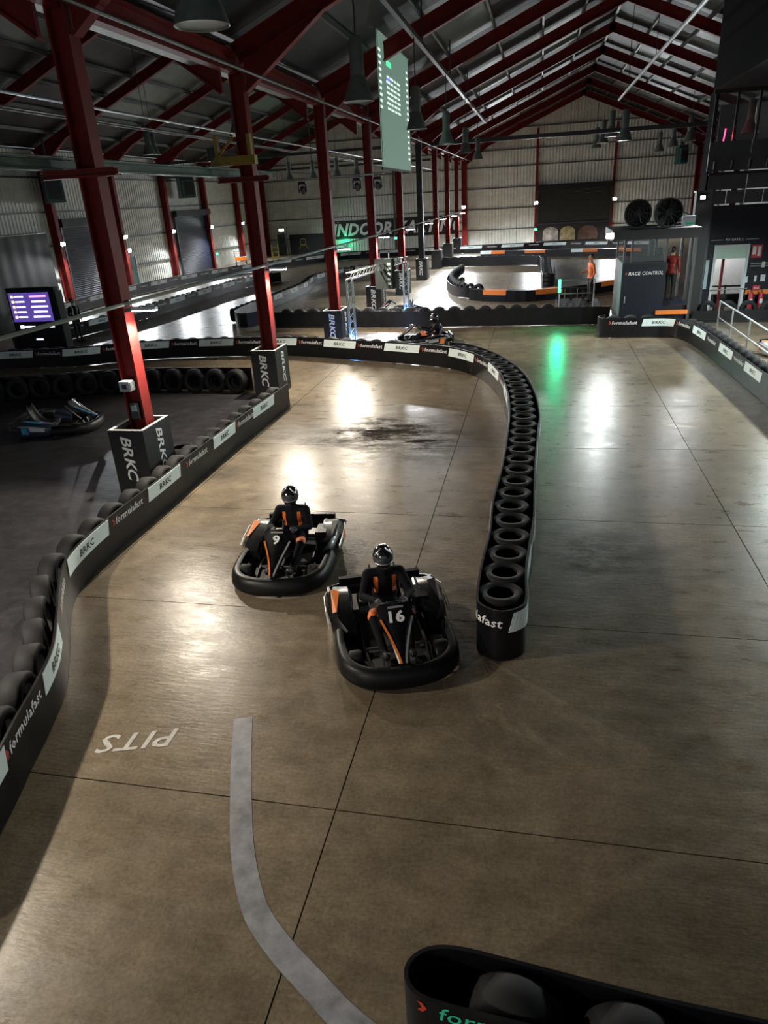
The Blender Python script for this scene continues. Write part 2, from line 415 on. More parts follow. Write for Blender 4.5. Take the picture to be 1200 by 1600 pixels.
wf = struct('wall_front', (0, Y0, 0)); MB().box(((XL + XR) / 2, -.06, 9.4), (XR - XL, .1, 7.6)).build('plain_sheet', M_ROOF, wf)  # unseen upper gable wall, added to keep outside light off the roof
wall_right = struct('wall_right', (XR, 0, 0))
MB().box((.08, 35.2, 4.2), (.1, 80.2, 8.4)).build('plain_sheet', M_BLACK, wall_right)

# ------------------------------------------------------------------ roof
ceiling = struct('ceiling')
slopes = [(ROWX - .1, RIDGE[0]), (XR, RIDGE[0]), (XL, RIDGE[1]), (ROWX - .1, RIDGE[1])]   # eave x -> ridge x
NP = 6
for si, (xe, xr) in enumerate(slopes):
    run = abs(xr - xe); ln = math.hypot(run, RZ1 - RZ0); th = math.atan2(RZ1 - RZ0, xr - xe)
    d = Vector((xr - xe, 0, RZ1 - RZ0)).normalized(); up = Vector((-d.z, 0, d.x)) * (1 if d.x > 0 else -1)
    pw = ln / NP
    m3 = Matrix((d, Vector((0, 1, 0)), d.cross(Vector((0, 1, 0))))).transposed()
    pm = MB().box((0, 0, 0), (pw - .03, 6.97, .05), mat3=m3)
    mr = pm.mesh('roof_panel', M_ROOF); mk = pm.mesh('rooflight_panel', M_SKY)
    for b in range(11):
        yc = COLY[0] + 3.5 + 7 * b
        for j in range(NP):
            c = Vector((xe, 0, RZ0)) + d * ((j + .5) * pw) + up * .05
            skyl = (j in (2, 4) and (b + j + si) % 2 == 0) or (j == 3 and b % 3 == 0)
            put('rooflight_panel' if skyl else 'roof_panel', mk if skyl else mr, ceiling, (c.x, yc, c.z))
    cb = Vector((xe, 0, RZ0)) + d * (ln / 2) + up * .14
    MB().box((cb.x, COLY[0] + 38.5, cb.z), (ln + .1, 78.5, .04), mat3=m3).build('leak_block_sheet', M_GIRT, ceiling)  # added above the roof panels, blocks light leaking between them
    for j in range(1, NP + 1):                # purlins
        c = Vector((xe, 0, RZ0)) + d * (j * pw - .05) - up * .07
        MB().box((c.x, COLY[0] + 38.5, c.z), (.08, 77.6, .16)).build('purlin', M_GIRT, ceiling)
    for b in range(12):                       # rafters: I section with haunch
        y = COLY[b]; mbr = MB()
        a0 = Vector((xe, y, RZ0)) - up * .16; a1 = Vector((xr, y, RZ1)) - up * .16
        if b == 11: a0.y = a1.y = 74.8
        mbr.bar(a0, a1, .22, .05, up=up); mbr.bar(a0 - up * .42, a1 - up * .42, .22, .05, up=up); mbr.bar(a0 - up * .21, a1 - up * .21, .03, .42, up=up)
        h0 = a0 - up * .42 + d * .1; dn = Vector((0, 0, -1))
        hv = [h0, h0 + dn * .62, h0 + d * 2.2]
        for s_ in (-.1,):
            mbr.add([v + Vector((0, -.05, 0)) for v in hv] + [v + Vector((0, .05, 0)) for v in hv], [(0, 1, 2), (5, 4, 3), (0, 3, 4, 1), (1, 4, 5, 2)])
        mbr.bar(h0 + dn * .62, h0 + d * 2.2, .22, .05)
        mbr.build('rafter', M_RED, ceiling)
# valley beam and gutter above the central columns
MB().box((ROWX, 35.2, 7.72), (.22, 79, .06)).box((ROWX, 35.2, 8.12), (.22, 79, .06)).box((ROWX, 35.2, 7.92), (.04, 79, .36)).build('valley_beam', M_RED, ceiling)
for b in range(11): MB().box((-8.0, COLY[b] + 3.5, 8.02), (.62, 6.5, .12)).build('valley_gutter', mat('gutter_pale', (.36, .42, .37), .5, var=.3), ceiling)
for (x, z, r) in ((-9.6, 6.95, .03), (-13.4, 7.4, .025), (-6.5, 7.55, .03), (-15.1, 7.8, .03), (-22, 7.4, .03)):
    MB().tube([(x, -4, z), (x, 74.8, z)], r, 6).build('conduit', M_GALV if x == -9.6 else M_GIRT, ceiling)
# tie beam across the right bay, angled braces
for y, z in ((46.6, 7.62),): MB().box((3.4, y, z), (20.8, .16, .22)).build('tie_beam', M_DKSTEEL, ceiling)
for y, z in ((53.6, 7.1), (39.6, 7.2)): MB().box((-17.8, y, z), (20.6, .1, .14)).build('tie_beam', M_DKSTEEL, ceiling)

# ------------------------------------------------------------------ columns
ORD = ['nearest', 'second', 'third', 'fourth', 'fifth', 'sixth', 'seventh', 'eighth', 'ninth', 'tenth', 'eleventh', 'twelfth']
def h_column(name, label, loc, ht, w=.34, d=.30, m=M_RED, webx=True, group=None):
    c = thing(name, label, 'column', loc, 0, group); t_ = .035
    for s in (-1, 1):
        MB().box((s * (w / 2 - t_ / 2), 0, ht / 2), (t_, d, ht)).build('flange', m, c)
    MB().box((0, 0, ht / 2), (w - 2 * t_, .03, ht)).build('web', m, c)
    MB().box((0, 0, .012), (w + .12, d + .12, .024)).build('base_plate', m, c)
    return c
for k in range(0, 11):
    y = COLY[k]; vis = k - 2
    if k < 1: continue
    if k == 1: lb = 'red steel column beside the track, just outside the left of the picture'
    elif vis == 5: lb = 'dark grey steel column among the red ones in the central row'
    else: lb = f'red steel column, {ORD[vis]} from the camera in the central row'
    col = h_column('steel_column', lb, (ROWX, y, 0), 7.72, m=(M_DKSTEEL if vis == 5 else M_RED), group='central row of columns')
    # flood light on a short arm
    f = thing('floodlight', f'lit white bar floodlight on the {"dark grey" if vis == 5 else ORD[max(vis, 0)]} central column' if k > 1 else 'lit bar floodlight on the column outside the left of the picture', 'floodlight', (ROWX + .19, y - .08, 3.26), 0, 'column floodlights')
    MB().box((.06, 0, 0), (.12, .05, .05)).build('bracket', M_DKSTEEL, f)
    MB().box((.34, 0, .02), (.46, .10, .05)).build('housing', M_GALV, f)
    MB().box((.34, 0, -.012), (.44, .085, .014)).build('lens', M_LED, f)
    # foot box
    if k < 1: continue
    bx = thing('column_guard', ('open-topped black BRKC box around the foot of the column outside the picture' if k == 1 else f'open-topped black BRKC box around the foot of the {"dark grey" if vis == 5 else ORD[vis] + " central"} column'), 'column guard', (ROWX + .06, y - .22, 0), 0, 'black column foot boxes')
    W_, D_, H_, T_ = .70, .98, 1.24, .06
    for s in (-1, 1):
        MB().box((s * (W_ / 2 - T_ / 2), 0, H_ / 2), (T_, D_, H_)).build('side_panel', M_BLACK, bx)
        MB().box((0, s * (D_ / 2 - T_ / 2), H_ / 2), (W_ - 2 * T_, T_, H_)).build('end_panel', M_BLACK, bx)
    rim = MB()
    for s in (-1, 1):
        rim.box((s * (W_ / 2 - T_ / 2), 0, H_ + .006), (T_, D_, .012)); rim.box((0, s * (D_ / 2 - T_ / 2), H_ + .006), (W_ - 2 * T_, T_, .012))
    rim.build('rim', M_RIM, bx)
    if k > 1 and vis < 6:
        t = txt('BRKC', .205, .22, .02, 1.25)
        MB().text(t, plane_fn((-.02, -D_ / 2 - .006, .70), (0, 0, -1), (1, 0, 0))).build('lettering', M_LET_W, bx, recalc=False)
        MB().text(t, plane_fn((W_ / 2 + .006, .05, .72), (0, 0, -1), (0, 1, 0))).build('lettering', M_LET_W, bx, recalc=False)
# fittings on the nearest column
o = thing('junction_box', 'small galvanised junction box on the nearest red column', 'junction box', (ROWX - .02, 11.38, 1.95))
MB().box((0, -.02, 0), (.2, .16, .18)).build('case', M_GALV, o); MB().box((0, -.105, 0), (.09, .012, .09)).build('cover', M_DKSTEEL, o)
for i in range(4): MB().box((.115, -.08 + i * .04, 0), (.02, .012, .15)).build('fin', M_GALV, o)
o = thing('switch_box', 'black switch box with grey cover low on the nearest red column', 'switch box', (ROWX, 11.46, 1.45))
MB().box((0, -.0, 0), (.16, .08, .30)).build('case', M_DKSTEEL, o); MB().box((0, -.045, .06), (.11, .012, .11)).build('cover', M_GALV, o)
# left wall columns
for i, y in enumerate(COLY[3:]):
    h_column('wall_column', f'red steel column against the left wall, {ORD[i]} from the camera', (XL + .34, min(y, 74.8), 0), 7.8, w=.45, d=.32, group='left wall columns')
for i, y in enumerate((74.8, 67.6, 60.6)):
    h_column('wall_column', f'red steel column against the right wall, {"in the far corner" if i == 0 else ORD[i] + " from the far corner"}', (13.85, y, 0), 7.8, w=.42, d=.32, group='right wall columns')
h_column('steel_column', 'red steel column standing against the far wall at the end of the central row', (ROWX, 74.75, 0), 7.72, w=.5)
# conduit that joins the column floodlights
o = thing('cable_conduit', 'long grey conduit running past the central columns at floodlight height', 'conduit', (ROWX + .22, 4.6, 3.32))
MB().tube([(0, -7, .06), (0, 63, .02)], .035, 6).build('pipe', mat('grey_green_pipe', (.16, .19, .17), .5), o)
for i in range(10): MB().box((-.04, 7 * i, .05), (.1, .05, .1)).build('clip', M_GALV, o)

# ------------------------------------------------------------------ tyre barriers
def tyre_profile(R, w, hole):
    return [(hole, -w * .40), (hole + .03, -w / 2), (R * .88, -w / 2), (R * .98, -w * .36), (R, 0), (R * .98, w * .36), (R * .88, w / 2), (hole + .03, w / 2), (hole, w * .40), (R * .85, w * .3), (R * .85, -w * .3)]
tyre_me = MB().lathe(tyre_profile(.30, .205, .165), n=28, closed=True).mesh('tyre', M_TYRE, True)
tyre_me.set_sharp_from_angle(angle=math.radians(50))
tyre_far = MB().lathe(tyre_profile(.30, .205, .165), n=12, closed=True).mesh('tyre', M_TYRE, True)

class Path:
    def __init__(s, pts, n=8):
        s.p = smooth_path(pts, n); s.l = [0.]
        for a, b in zip(s.p, s.p[1:]): s.l.append(s.l[-1] + (b - a).length)
        s.L = s.l[-1]
    def at(s, d):
        d = max(0., min(s.L - 1e-6, d)); lo = 0; hi = len(s.l) - 1
        while hi - lo > 1:
            m = (lo + hi) // 2
            if s.l[m] <= d: lo = m
            else: hi = m
        f = (d - s.l[lo]) / max(1e-9, s.l[lo + 1] - s.l[lo]); p = s.p[lo].lerp(s.p[lo + 1], f)
        def tan(i): return (s.p[min(i + 1, len(s.p) - 1)] - s.p[max(i - 1, 0)]).normalized()
        t = tan(lo).lerp(tan(lo + 1), f).normalized()
        return p, t, Vector((t.y, -t.x, 0))   # right-hand normal = outside of the belt
def belt_mesh(path, z0, z1, th=.025, d0=0., d1=None, step=.2, off=0., skew=0.):
    d1 = path.L if d1 is None else d1; n = max(2, int((d1 - d0) / step) + 1); mb = MB(); V = []
    for i in range(n + 1):
        d = d0 + (d1 - d0) * i / n
        for z, k, sk in ((z0, off, 0), (z1, off, skew), (z1, off - th, skew), (z0, off - th, 0)):
            p, t, nn = path.at(d + sk); q = p + nn * k; V.append((q.x, q.y, z))
    F = []
    for i in range(n):
        for j in range(4): F.append((i * 4 + j, (i + 1) * 4 + j, (i + 1) * 4 + (j + 1) % 4, i * 4 + (j + 1) % 4))
    F += [(0, 1, 2, 3), tuple(n * 4 + j for j in (3, 2, 1, 0))]
    return mb.add(V, F)
CHEV = [(-.03, .05), (.01, .05), (.045, 0), (.01, -.05), (-.03, -.05), (.005, 0)]
def barrier(label, path, z1=.62, ty=None, banner=None, far=False, group='tyre barriers', second=None, texts=True, green=False, zp=(.36, .585)):
    """ty: list of (kind, d0, d1, offset behind the belt, spacing, height); banner: list of centre distances of white panels with half length"""
    s0 = path.at(0)[0]
    t_ = thing('tyre_barrier', label, 'tyre barrier', (s0.x, s0.y, 0), 0, group)
    belt_mesh(path, .01, z1, step=.25 if far else .05).build('belt', M_BELT, t_, world=True, smooth=True)
    me = tyre_far if far else tyre_me
    for (kind, d0, d1, off, sp, zz) in (ty or []):
        n = max(1, int((d1 - d0) / sp))
        for i in range(n):
            d = d0 + (i + .5) * (d1 - d0) / n; p, t, nn = path.at(d); q = p - nn * off
            ang_ = math.atan2(nn.y, nn.x)
            if kind == 'up':
                o = put('tyre', me, t_, (q.x, q.y, zz), None, world=True)
                o.rotation_euler = (0, PI / 2 + random.uniform(-.05, .05), ang_ + random.uniform(-.1, .1)); o.scale = (1, 1, 1.15)
            else:
                for z in zz[:3]:
                    o = put('tyre', me, t_, (q.x + random.uniform(-.015, .015), q.y, z), None, world=True); o.rotation_euler = (0, 0, random.random() * 6)
                    if len(zz) > 3: o.scale = (.93, .93, 1.0)
                    if len(zz) > 3 and z == zz[2]: o.rotation_euler = (0, math.radians(-3), math.atan2(t.y, t.x))
    z0_, z1_ = zp; zc = (z0_ + z1_) / 2
    for bn in (banner or []):
        dc, hl = bn[0], bn[1]; sh_ = bn[2] if len(bn) > 2 else 0.
        pn = belt_mesh(path, z0_, z1_, .008, dc - hl - .03, dc + hl - .03, .15 if far else .05, .010, .06).build('banner_panel', M_WHITE, t_, world=True)
        if texts:
            tt = txt('BRKC', .105, .2, .022, 1.25, 1)
            def fn(u, v, dc=dc + sh_):
                p, t, nn = path.at(dc + u); q = p + nn * .0135; return (q.x, q.y, zc + v)
            MB().text(tt, fn).build('lettering', M_LET_K, pn, world=True, recalc=False)
    if texts and banner:
        bs = [b[0] for b in banner]; mids = [(a + b) / 2 for a, b in zip(bs, bs[1:])] if second is None else second
        for dc in mids:
            tt = txt('formulafast', .118, .15, .014, 1.06, 1)
            def fn(u, v, dc=dc):
                p, t, nn = path.at(dc + .05 + u); q = p + nn * .004; return (q.x, q.y, zc + v)
            mb = MB().text(tt, fn)
            mb.build('lettering', M_LET_G if green else M_LET_W, t_, world=True, recalc=False)
            w = min(u for u, v in tt[0])
            MB().add([fn(w - .07 + u, v) for u, v in CHEV], [(0, 1, 2, 5), (5, 2, 3, 4)]).build('chevron', M_LET_R, t_, world=True, recalc=False)
    return t_
def panels(L, start, period, half=.62):
    out = []; d = start
    while d + half < L: out.append((d, half)); d += period
    return out
def near(path, x, y):
    best = min(range(len(path.p)), key=lambda i: (path.p[i].x - x) ** 2 + (path.p[i].y - y) ** 2); return path.l[best]

pA = Path(A_PATH)
dA = near(pA, -6.14, 7.5)
barrier('black belt barrier with upright tyres along the dark floor at left, nearest the camera', pA, .60, [('up', .2, pA.L - .1, .28, .56, .30)], [(near(pA, x, y), h) for x, y, h in ((-4.3, 3.38, .60), (-4.98, 5.42, .50), (-6.21, 7.86, .66), (-6.28, 10.4, .60), (-6.3, 13.05, .56), (-6.25, 15.33, .62))])
pB = Path([(-21.5, 20.6), (-18.6, 21.5), (-15.8, 21.9), (-14.1, 22.7), (-12, 23.2), (-8.4, 23.2), (-5.9, 22.45), (-3.85, 21.7), (-2.5, 21.05), (-1.5, 19.75), (-.97, 18.2), (-.67, 16.5), (-.50, 14.5), (-.47, 12.5), (-.49, 11), (-.55, 9.6), (-.53, 8.6), (-.57, 7.6), (-.565, 6.9), (-.50, 6.68), (-.28, 6.56), (-.06, 6.68), (.005, 6.9), (-.01, 7.6), (.03, 8.4), (.07, 9.2), (.07, 11), (.11, 13), (.14, 14.2), (.02, 16), (-.25, 17.7), (-.65, 19), (-1.2, 20.3), (-1.95, 21.45), (-2.6, 21.9)])
dS, dE = near(pB, -2.5, 21.05), near(pB, -.565, 6.9)
d1 = near(pB, -15.65, 21.95)
dZ = near(pB, -.005, 7.25) - .02
banB = [b for b in panels(pB.L, d1 % 2.38, 2.38, .64) if b[0] < dE - 1.9] + [(dZ + .2, .86, .35)] + panels(pB.L, dZ + 2.3, 2.3, .62)
barrier('long black belt barrier sweeping from the left and curving down the middle of the track', pB, .66, [('up', .3, dS - .3, .28, .58, .36), ('flat', dS - .2, dE + .12, .285, .49, (.10, .31, .53, .0))], banB, zp=(.38, .62), second=[(a[0] + b[0]) / 2 for a, b in zip(banB, banB[1:]) if b[0] != dZ + .2] + [dZ - 1.22])
pD = Path([(-17.5, 16.6), (-15.4, 17.3), (-13.3, 17.9), (-11.7, 18.35), (-9.6, 18.4), (-7.9, 18.3)])
tD = thing('tyre_row', 'row of big upright tyres with open holes along the far edge of the dark floor', 'tyre row', (-7.9, 18.3, 0))
n = int(pD.L / .62)
for i in range(n):
    p, t, nn = pD.at((i + .5) * pD.L / n)
    o = put('tyre', tyre_me, tD, (p.x, p.y - .02, .335), None, world=True); o.rotation_euler = (0, PI / 2, math.atan2(nn.y, nn.x) + random.uniform(-.15, .15)); o.scale = (1.1, 1.1, 1.35)
pDb = Path([(p.x + .06, p.y + .2) for p in pD.p[::8]])
belt_mesh(pDb, .01, .66).build('belt', M_BELT, tD, world=True, smooth=True)
pE = Path([(-10.9, 29.0), (-10.2, 28.9), (-7.2, 28.75), (-5.0, 28.4), (-2.9, 28.4), (-.9, 28.4), (1.5, 28.35), (2.7, 28.3)])
barrier('plain black belt barrier with a row of tyre tops, across the middle of the hall', pE, .66, [('up', .2, pE.L - 2.0, .26, .58, .47)])
pG = Path([(2.35, 26.3), (2.12, 26.1), (2.1, 25.8), (2.35, 25.62), (3.5, 25.55), (4.3, 25.5), (4.72, 25.0), (4.95, 23.5), (5.09, 20.7), (5.2, 17.5), (5.3, 14.5)])
dG = near(pG, 4.05, 25.5)
barrier('black belt barrier turning the corner in front of the race control booth', pG, .66, [('up', .9, 2.6, .26, .56, .42), ('up', 3.3, pG.L - .1, .30, .56, .37)], [(dG, .52), (near(pG, 4.94, 23.6), .66), (near(pG, 5.08, 20.8), .64), (near(pG, 5.18, 18.1), .66), (near(pG, 5.27, 15.5), .64)], second=[dG - 1.15, dG + 1.05, near(pG, 5, 22.2), near(pG, 5.13, 19.45), near(pG, 5.2, 16.8)], zp=(.38, .62))
pH = Path([(3.0, 2.54), (1.33, 2.65), (.69, 2.69), (-.02, 2.76), (-.36, 2.785), (-.54, 2.74), (-.635, 2.62), (-.59, 2.49), (-.42, 2.43), (.1, 2.39), (.7, 2.34), (1.4, 2.28), (3.0, 2.15)])
dH = near(pH, -.1, 2.40)
barrier('black belt barrier with green lettering at the bottom right, closest to the camera', pH, .66, [('up', .05, 3.3, .18, .55, .375)], [], second=None)
t_ = [o for o in bpy.data.objects if o.get('label', '').startswith('black belt barrier with green')][0]
tt = txt('formulafast', .115, .15, .006, 1.02)
def fnH(u, v):
    p, t, nn = pH.at(dH + .10 + u); q = p + nn * .004; return (q.x, q.y, .588 + v)
MB().text(tt, fnH).build('lettering', M_LET_G, t_, world=True, recalc=False)
MB().add([fnH(-.50 + u * .8, v * .8) for u, v in CHEV], [(0, 1, 2, 5), (5, 2, 3, 4)]).build('chevron', M_LET_R, t_, world=True, recalc=False)
# far barriers
pP = Path([(-24.2, 25), (-24.8, 35), (-25.2, 42), (-24.3, 50), (-21.5, 58), (-16.5, 64.6), (-8.6, 65.9), (-4, 66.1), (2, 66), (9.2, 62.5)])
barrier('far black belt barrier following the left wall and turning along the far wall', pP, .66, [('up', 52, pP.L - 1, .28, .62, .34)], panels(pP.L, 6, 3.6, .95), far=True, texts=True)
pQ = Path([(-20.2, 24.5), (-19.7, 26.9), (-19.2, 30), (-18.9, 34), (-18.8, 39.4), (-18.5, 45.7), (-17.2, 47.9)])
barrier('black belt barrier with white panels crossing the hall behind the nearest column', pQ, .62, [('up', 5, pQ.L - .3, .28, .62, .34)], panels(pQ.L, 1.6, 3.3, .85), far=True)
pS = Path([(-11.9, 29.9), (-12.4, 29.2), (-13.1, 30.0), (-13.3, 32), (-13.2, 36), (-13.2, 40.5), (-13.75, 44), (-13.8, 46), (-13.2, 48.5), (-12.3, 50.4), (-10, 52)])
barrier('black belt barrier with white panels curving behind the third and fourth columns', pS, .62, [('up', 2.5, pS.L - .3, .28, .62, .34)], panels(pS.L, 8.0, 2.5, .62), far=True)
pT = Path([(-7.2, 54), (-4, 53.4), (-.6, 52.8), (.1, 51.5), (.15, 46), (.2, 41), (.5, 40.6), (.9, 41), (.95, 46)])
barrier('black wrapped tyre barrier whose end stands on the bright far floor', pT, .66, [('up', .2, 7.0, .28, .6, .40), ('flat', 8.6, pT.L - 6, .32, .6, (.11, .33, .55))], far=True)
pV = Path([(-5.0, 48.0), (-5.2, 44), (-4.9, 40.5), (-4.0, 37.4), (-2.6, 36.2)])
barrier('short tyre barrier curving from the far columns to the orange-striped barrier', Path([(p.x, p.y) for p in reversed(pV.p)], 2), .5, [('up', .2, pV.L - .2, -.25, .56, .40)], far=True)
def striped(label, path, spans, z1=.52):
    s0 = path.at(0)[0]; t_ = thing('plastic_barrier', label, 'plastic barrier', (s0.x, s0.y, 0), 0, 'striped plastic barriers')
    d = 0
    i = 0
    while d < path.L - .1:
        e = min(path.L, d + spans[i % len(spans)][0]); m = spans[i % len(spans)][1]
        belt_mesh(path, .005, .30 if m != M_BELT else z1, .40, d, e - .01, .5).build('black_section', M_BELT, t_, world=True)
        if m != M_BELT: belt_mesh(path, .30, z1, .40, d, e - .01, .5).build('orange_section' if m == M_ORANGE else 'white_section', m, t_, world=True)
        d = e; i += 1
    return t_
striped('black plastic barrier with orange sections behind the tyre row', Path([(-3.3, 36.0), (-2.4, 35.4), (-.3, 34.9), (1.8, 36.0), (3.7, 37.8), (6.2, 39.4)]), [(.9, M_BELT), (1.2, M_ORANGE), (1.4, M_BELT), (1.4, M_ORANGE), (1.6, M_BELT)])
striped('far black plastic barrier with orange and white sections', Path([(-4.6, 60.4), (-1, 59.6), (3, 58.6), (8.6, 56.4)]), [(.9, M_WHITE), (1.1, M_ORANGE), (1.6, M_BELT), (1.6, M_ORANGE), (2.0, M_BELT)])
# pit side barrier below the mezzanine
pR = Path([(5.6, 28.2), (7.5, 28.05), (9.5, 28.0), (12, 28.0)])
barrier('dark tyre barrier at the foot of the pit building', pR, .44, [('up', .2, pR.L - .1, .25, .62, .45)])

# ------------------------------------------------------------------ left wall: shutters, panels, heaters, door, lamps
def shutter(name, label, loc, w, h, rz, m=M_NAVY):
    o = thing(name, label, 'roller shutter', loc, rz)
    n = int(h / .11); V = []; mb = MB()
    for i in range(n): V += [(i * h / n, 0.), (i * h / n + h / n * .8, -.03)]
    V.append((h, 0.)); P = []
    for z, d in V: P += [(-w / 2, d, z), (w / 2, d, z)]
    mb.add(P, [(2 * i, 2 * i + 1, 2 * i + 3, 2 * i + 2) for i in range(len(V) - 1)])
    mb.build('curtain', m, o, recalc=False)
    MB().box((0, -.16, h + .2), (w + .4, .36, .44)).build('roller_box', M_BLACK, o)
    for s in (-1, 1): MB().box((s * (w / 2 + .06), -.05, h / 2), (.12, .12, h)).build('guide_rail', M_DKSTEEL, o)
    MB().box((0, -.05, .04), (w, .08, .08)).build('bottom_bar', M_DKSTEEL, o)
    return o
shutter('roller_shutter', 'dark blue roller shutter in the left wall, nearer the camera', (XL + .22, 42.9, 0), 5.2, 4.3, PI / 2)
shutter('roller_shutter', 'dark blue roller shutter in the left wall, nearer the far corner', (XL + .22, 57.9, 0), 5.9, 4.4, PI / 2)
shutter('roller_shutter', 'wide black roller shutter high in the far wall', (3.15, 75.0, 1.72), 6.6, 3.0, 0., M_BLACK)
o = thing('black_curtain', 'black drape hung low along the left wall at the edge of the picture', 'curtain', (XL + .35, 34., 0))
cv = []; mb = MB()
for i in range(61):
    y = -8 + 12.7 * i / 60; d = .015 * math.sin(i * 1.3); cv += [(d, y, .02), (d, y, 4.05)]
mb.add(cv, [(2 * i, 2 * i + 2, 2 * i + 3, 2 * i + 1) for i in range(60)]); mb.build('cloth', M_BLACK, o, smooth=True, recalc=False)
MB().tube([(0, -8, 4.08), (0, 4.7, 4.08)], .04, 6).build('rail', M_GALV, o)
def heater(label, loc, rz, k=1.):
    h = thing('unit_heater', label, 'heater', loc, rz, 'green unit heaters'); h.scale = (k, k, 1.)
    MB().box((0, 0, 0), (1.5, 1.0, 1.5)).build('case', M_GREEN, h)
    MB().box((.95, 0, -.1), (.4, .9, 1.2)).build('duct', mat('green_light', (.05, .13, .13), .5), h)
    MB().box((1.16, 0, -.1), (.03, .7, .9)).build('grille', M_DKSTEEL, h)
    for s in (-1, 1):
        MB().tube([(.4 * s, 0, .75), (.4 * s, 0, roof_z(loc[0]) - loc[2] - .02)], .03, 6).build('hanger', M_DKSTEEL, h)
    MB().lathe([(.0, .32), (.10, .30), (.2, .0)], (.1, 0, .80), 12).build('flue', M_DKSTEEL, h)
heater('green unit heater high on the left wall, nearer the camera', (XL + 1.2, 39.0, 6.35), -.9)
heater('green unit heater high on the left wall above the far shutter', (XL + 1.2, 55.7, 6.45), -.9)
heater('green unit heater high in the far right corner', (12.1, 73.7, 6.95), -1.4, .75)
o = thing('fire_door', 'grey green fire door in the left wall between two columns', 'door', (XL + .14, 47.7, 0))
MB().box((0, 0, 1.0), (.06, .9, 2.0)).build('leaf', M_GREEN, o)
for s in (-1, 1): MB().box((.01, s * .5, 1.02), (.09, .08, 2.08)).build('jamb', M_GALV, o)
MB().box((.04, 0, 1.45), (.02, .5, .5)).build('window', M_DKSTEEL, o); MB().box((.05, .32, 1.0), (.04, .16, .05)).build('handle', M_GALV, o)
def exit_sign(label, loc, rz):
    e = thing('exit_sign', label, 'exit sign', loc, rz, 'lit exit signs')
    MB().box((0, 0, 0), (.6, .06, .28)).build('case', M_GALV, e)
    MB().box((0, -.035, 0), (.54, .012, .22)).build('face', mat('lit_sign', (.8, .9, .85), .5, emit=(.75, 1, .85), es=2.2), e)
exit_sign('small lit exit sign above the fire door in the left wall', (XL + .066, 47.7, 2.45), PI / 2)
exit_sign('small lit exit sign above the door in the far left corner', (-26.4, 75.133, 2.4), 0)
o = thing('fire_door', 'grey door in the far left corner under an exit sign', 'door', (-26.4, 75.05, 0))
MB().box((0, 0, 1.0), (.9, .06, 2.0)).build('leaf', M_GIRT, o); MB().box((0, -.04, 1.4), (.5, .02, .6)).build('window', M_DKSTEEL, o)
for s in (-1, 1): MB().box((s * .5, -.01, 1.02), (.08, .09, 2.08)).build('jamb', M_GALV, o)
def wall_flood(label, loc, d, lens=M_LEDC, name='wall_floodlight', sz=.3):
    f = thing(name, label, 'floodlight', loc, 0, 'wall floodlights'); d = Vector(d).normalized()
    q = d.to_track_quat('Y', 'Z').to_matrix()
    MB().box(Vector((0, 0, 0)), (sz, .12, sz * .75), mat3=q).build('housing', M_DKSTEEL, f)
    MB().box(d * .068, (sz * .88, .012, sz * .62), mat3=q).build('lens', lens, f)
    MB().bar(-d * .06, -d * .3, .05).build('bracket', M_DKSTEEL, f)
for i, y in enumerate((39.6, 46.6, 53.6, 60.6, 67.6)):
    wall_flood(f'bright floodlight on the left wall, {ORD[i]} from the camera', (XL + .75, y - .2, 3.4), (1, -.35, -.25))
for nm, x in (('end of the central columns', -7.3), ('left side of the black far shutter', -.4), ('right side of the black far shutter', 6.75)):
    wall_flood(f'bright floodlight on the far wall at the {nm}', (x, 74.35, 3.65), (0, -1, -.15), sz=.36)
for nm, p, d in (('far wall left of the black shutter', (-.36, 74.75, 1.3), (0, -1, 0)), ('left wall at the far shutter', (XL + .35, 61.5, 1.15), (1, -.5, 0)), ('far wall under the big sign', (-14.2, 74.80, 1.1), (0, -1, 0)), ('far wall at the left end of the sign', (-19.6, 74.86, .75), (0, -1, .4))):
    wall_flood(f'small green light on the {nm}', p, d, M_GRN, 'green_light', .28)

# far wall: sign, poster, picture panels
sg = thing('wall_sign', 'long black sign on the far wall with white slanted words INDOOR KARTING', 'sign', (-14.2, 75.05, 2.1))
MB().box((0, 0, 0), (12.7, .08, 1.75)).build('board', M_BLACK, sg)
MB().text(txt('INDOOR KARTING', 1.22, .28, .035, .93), plane_fn((.1, -.046, 0), (1, 0, 0), (0, 0, 1))).build('lettering', M_LET_W, sg, recalc=False)
for s in (-1, 1): MB().box((s * 6.0, -.05, .72), (.16, .05, .1)).build('fixing', M_GALV, sg)
ps = thing('wall_poster', 'low black panel with yellow line drawing left of the big sign', 'poster', (-23.6, 75.0, .95))
MB().box((0, 0, 0), (3.9, .06, 1.9)).build('board', M_BLACK, ps)
MB().tube([(-.5 + .32 * math.cos(a * .5), -.05, .2 + .34 * math.sin(a * .5)) for a in range(13)], .035, 5, True).tube([(-.95, -.05, -.5), (-.75, -.05, -.05), (-.3, -.05, -.02), (.05, -.05, -.5)], .035, 5).build('outline', mat('yellow_line', (.55, .42, .04), .5), ps)
aw = thing('picture_wall', 'low dark panel with three arched pictures under the black far shutter', 'picture panel', (3.15, 75.0, 0))
MB().box((0, .02, .86), (7.0, .08, 1.7)).build('board', M_BLACK, aw)
def arch_pts(w, h, n=10): return [(-w / 2, 0), (w / 2, 0)] + [(w / 2 * math.cos(PI * i / n), h - w / 2 * .7 + w / 2 * .7 * math.sin(PI * i / n)) for i in range(n + 1)]
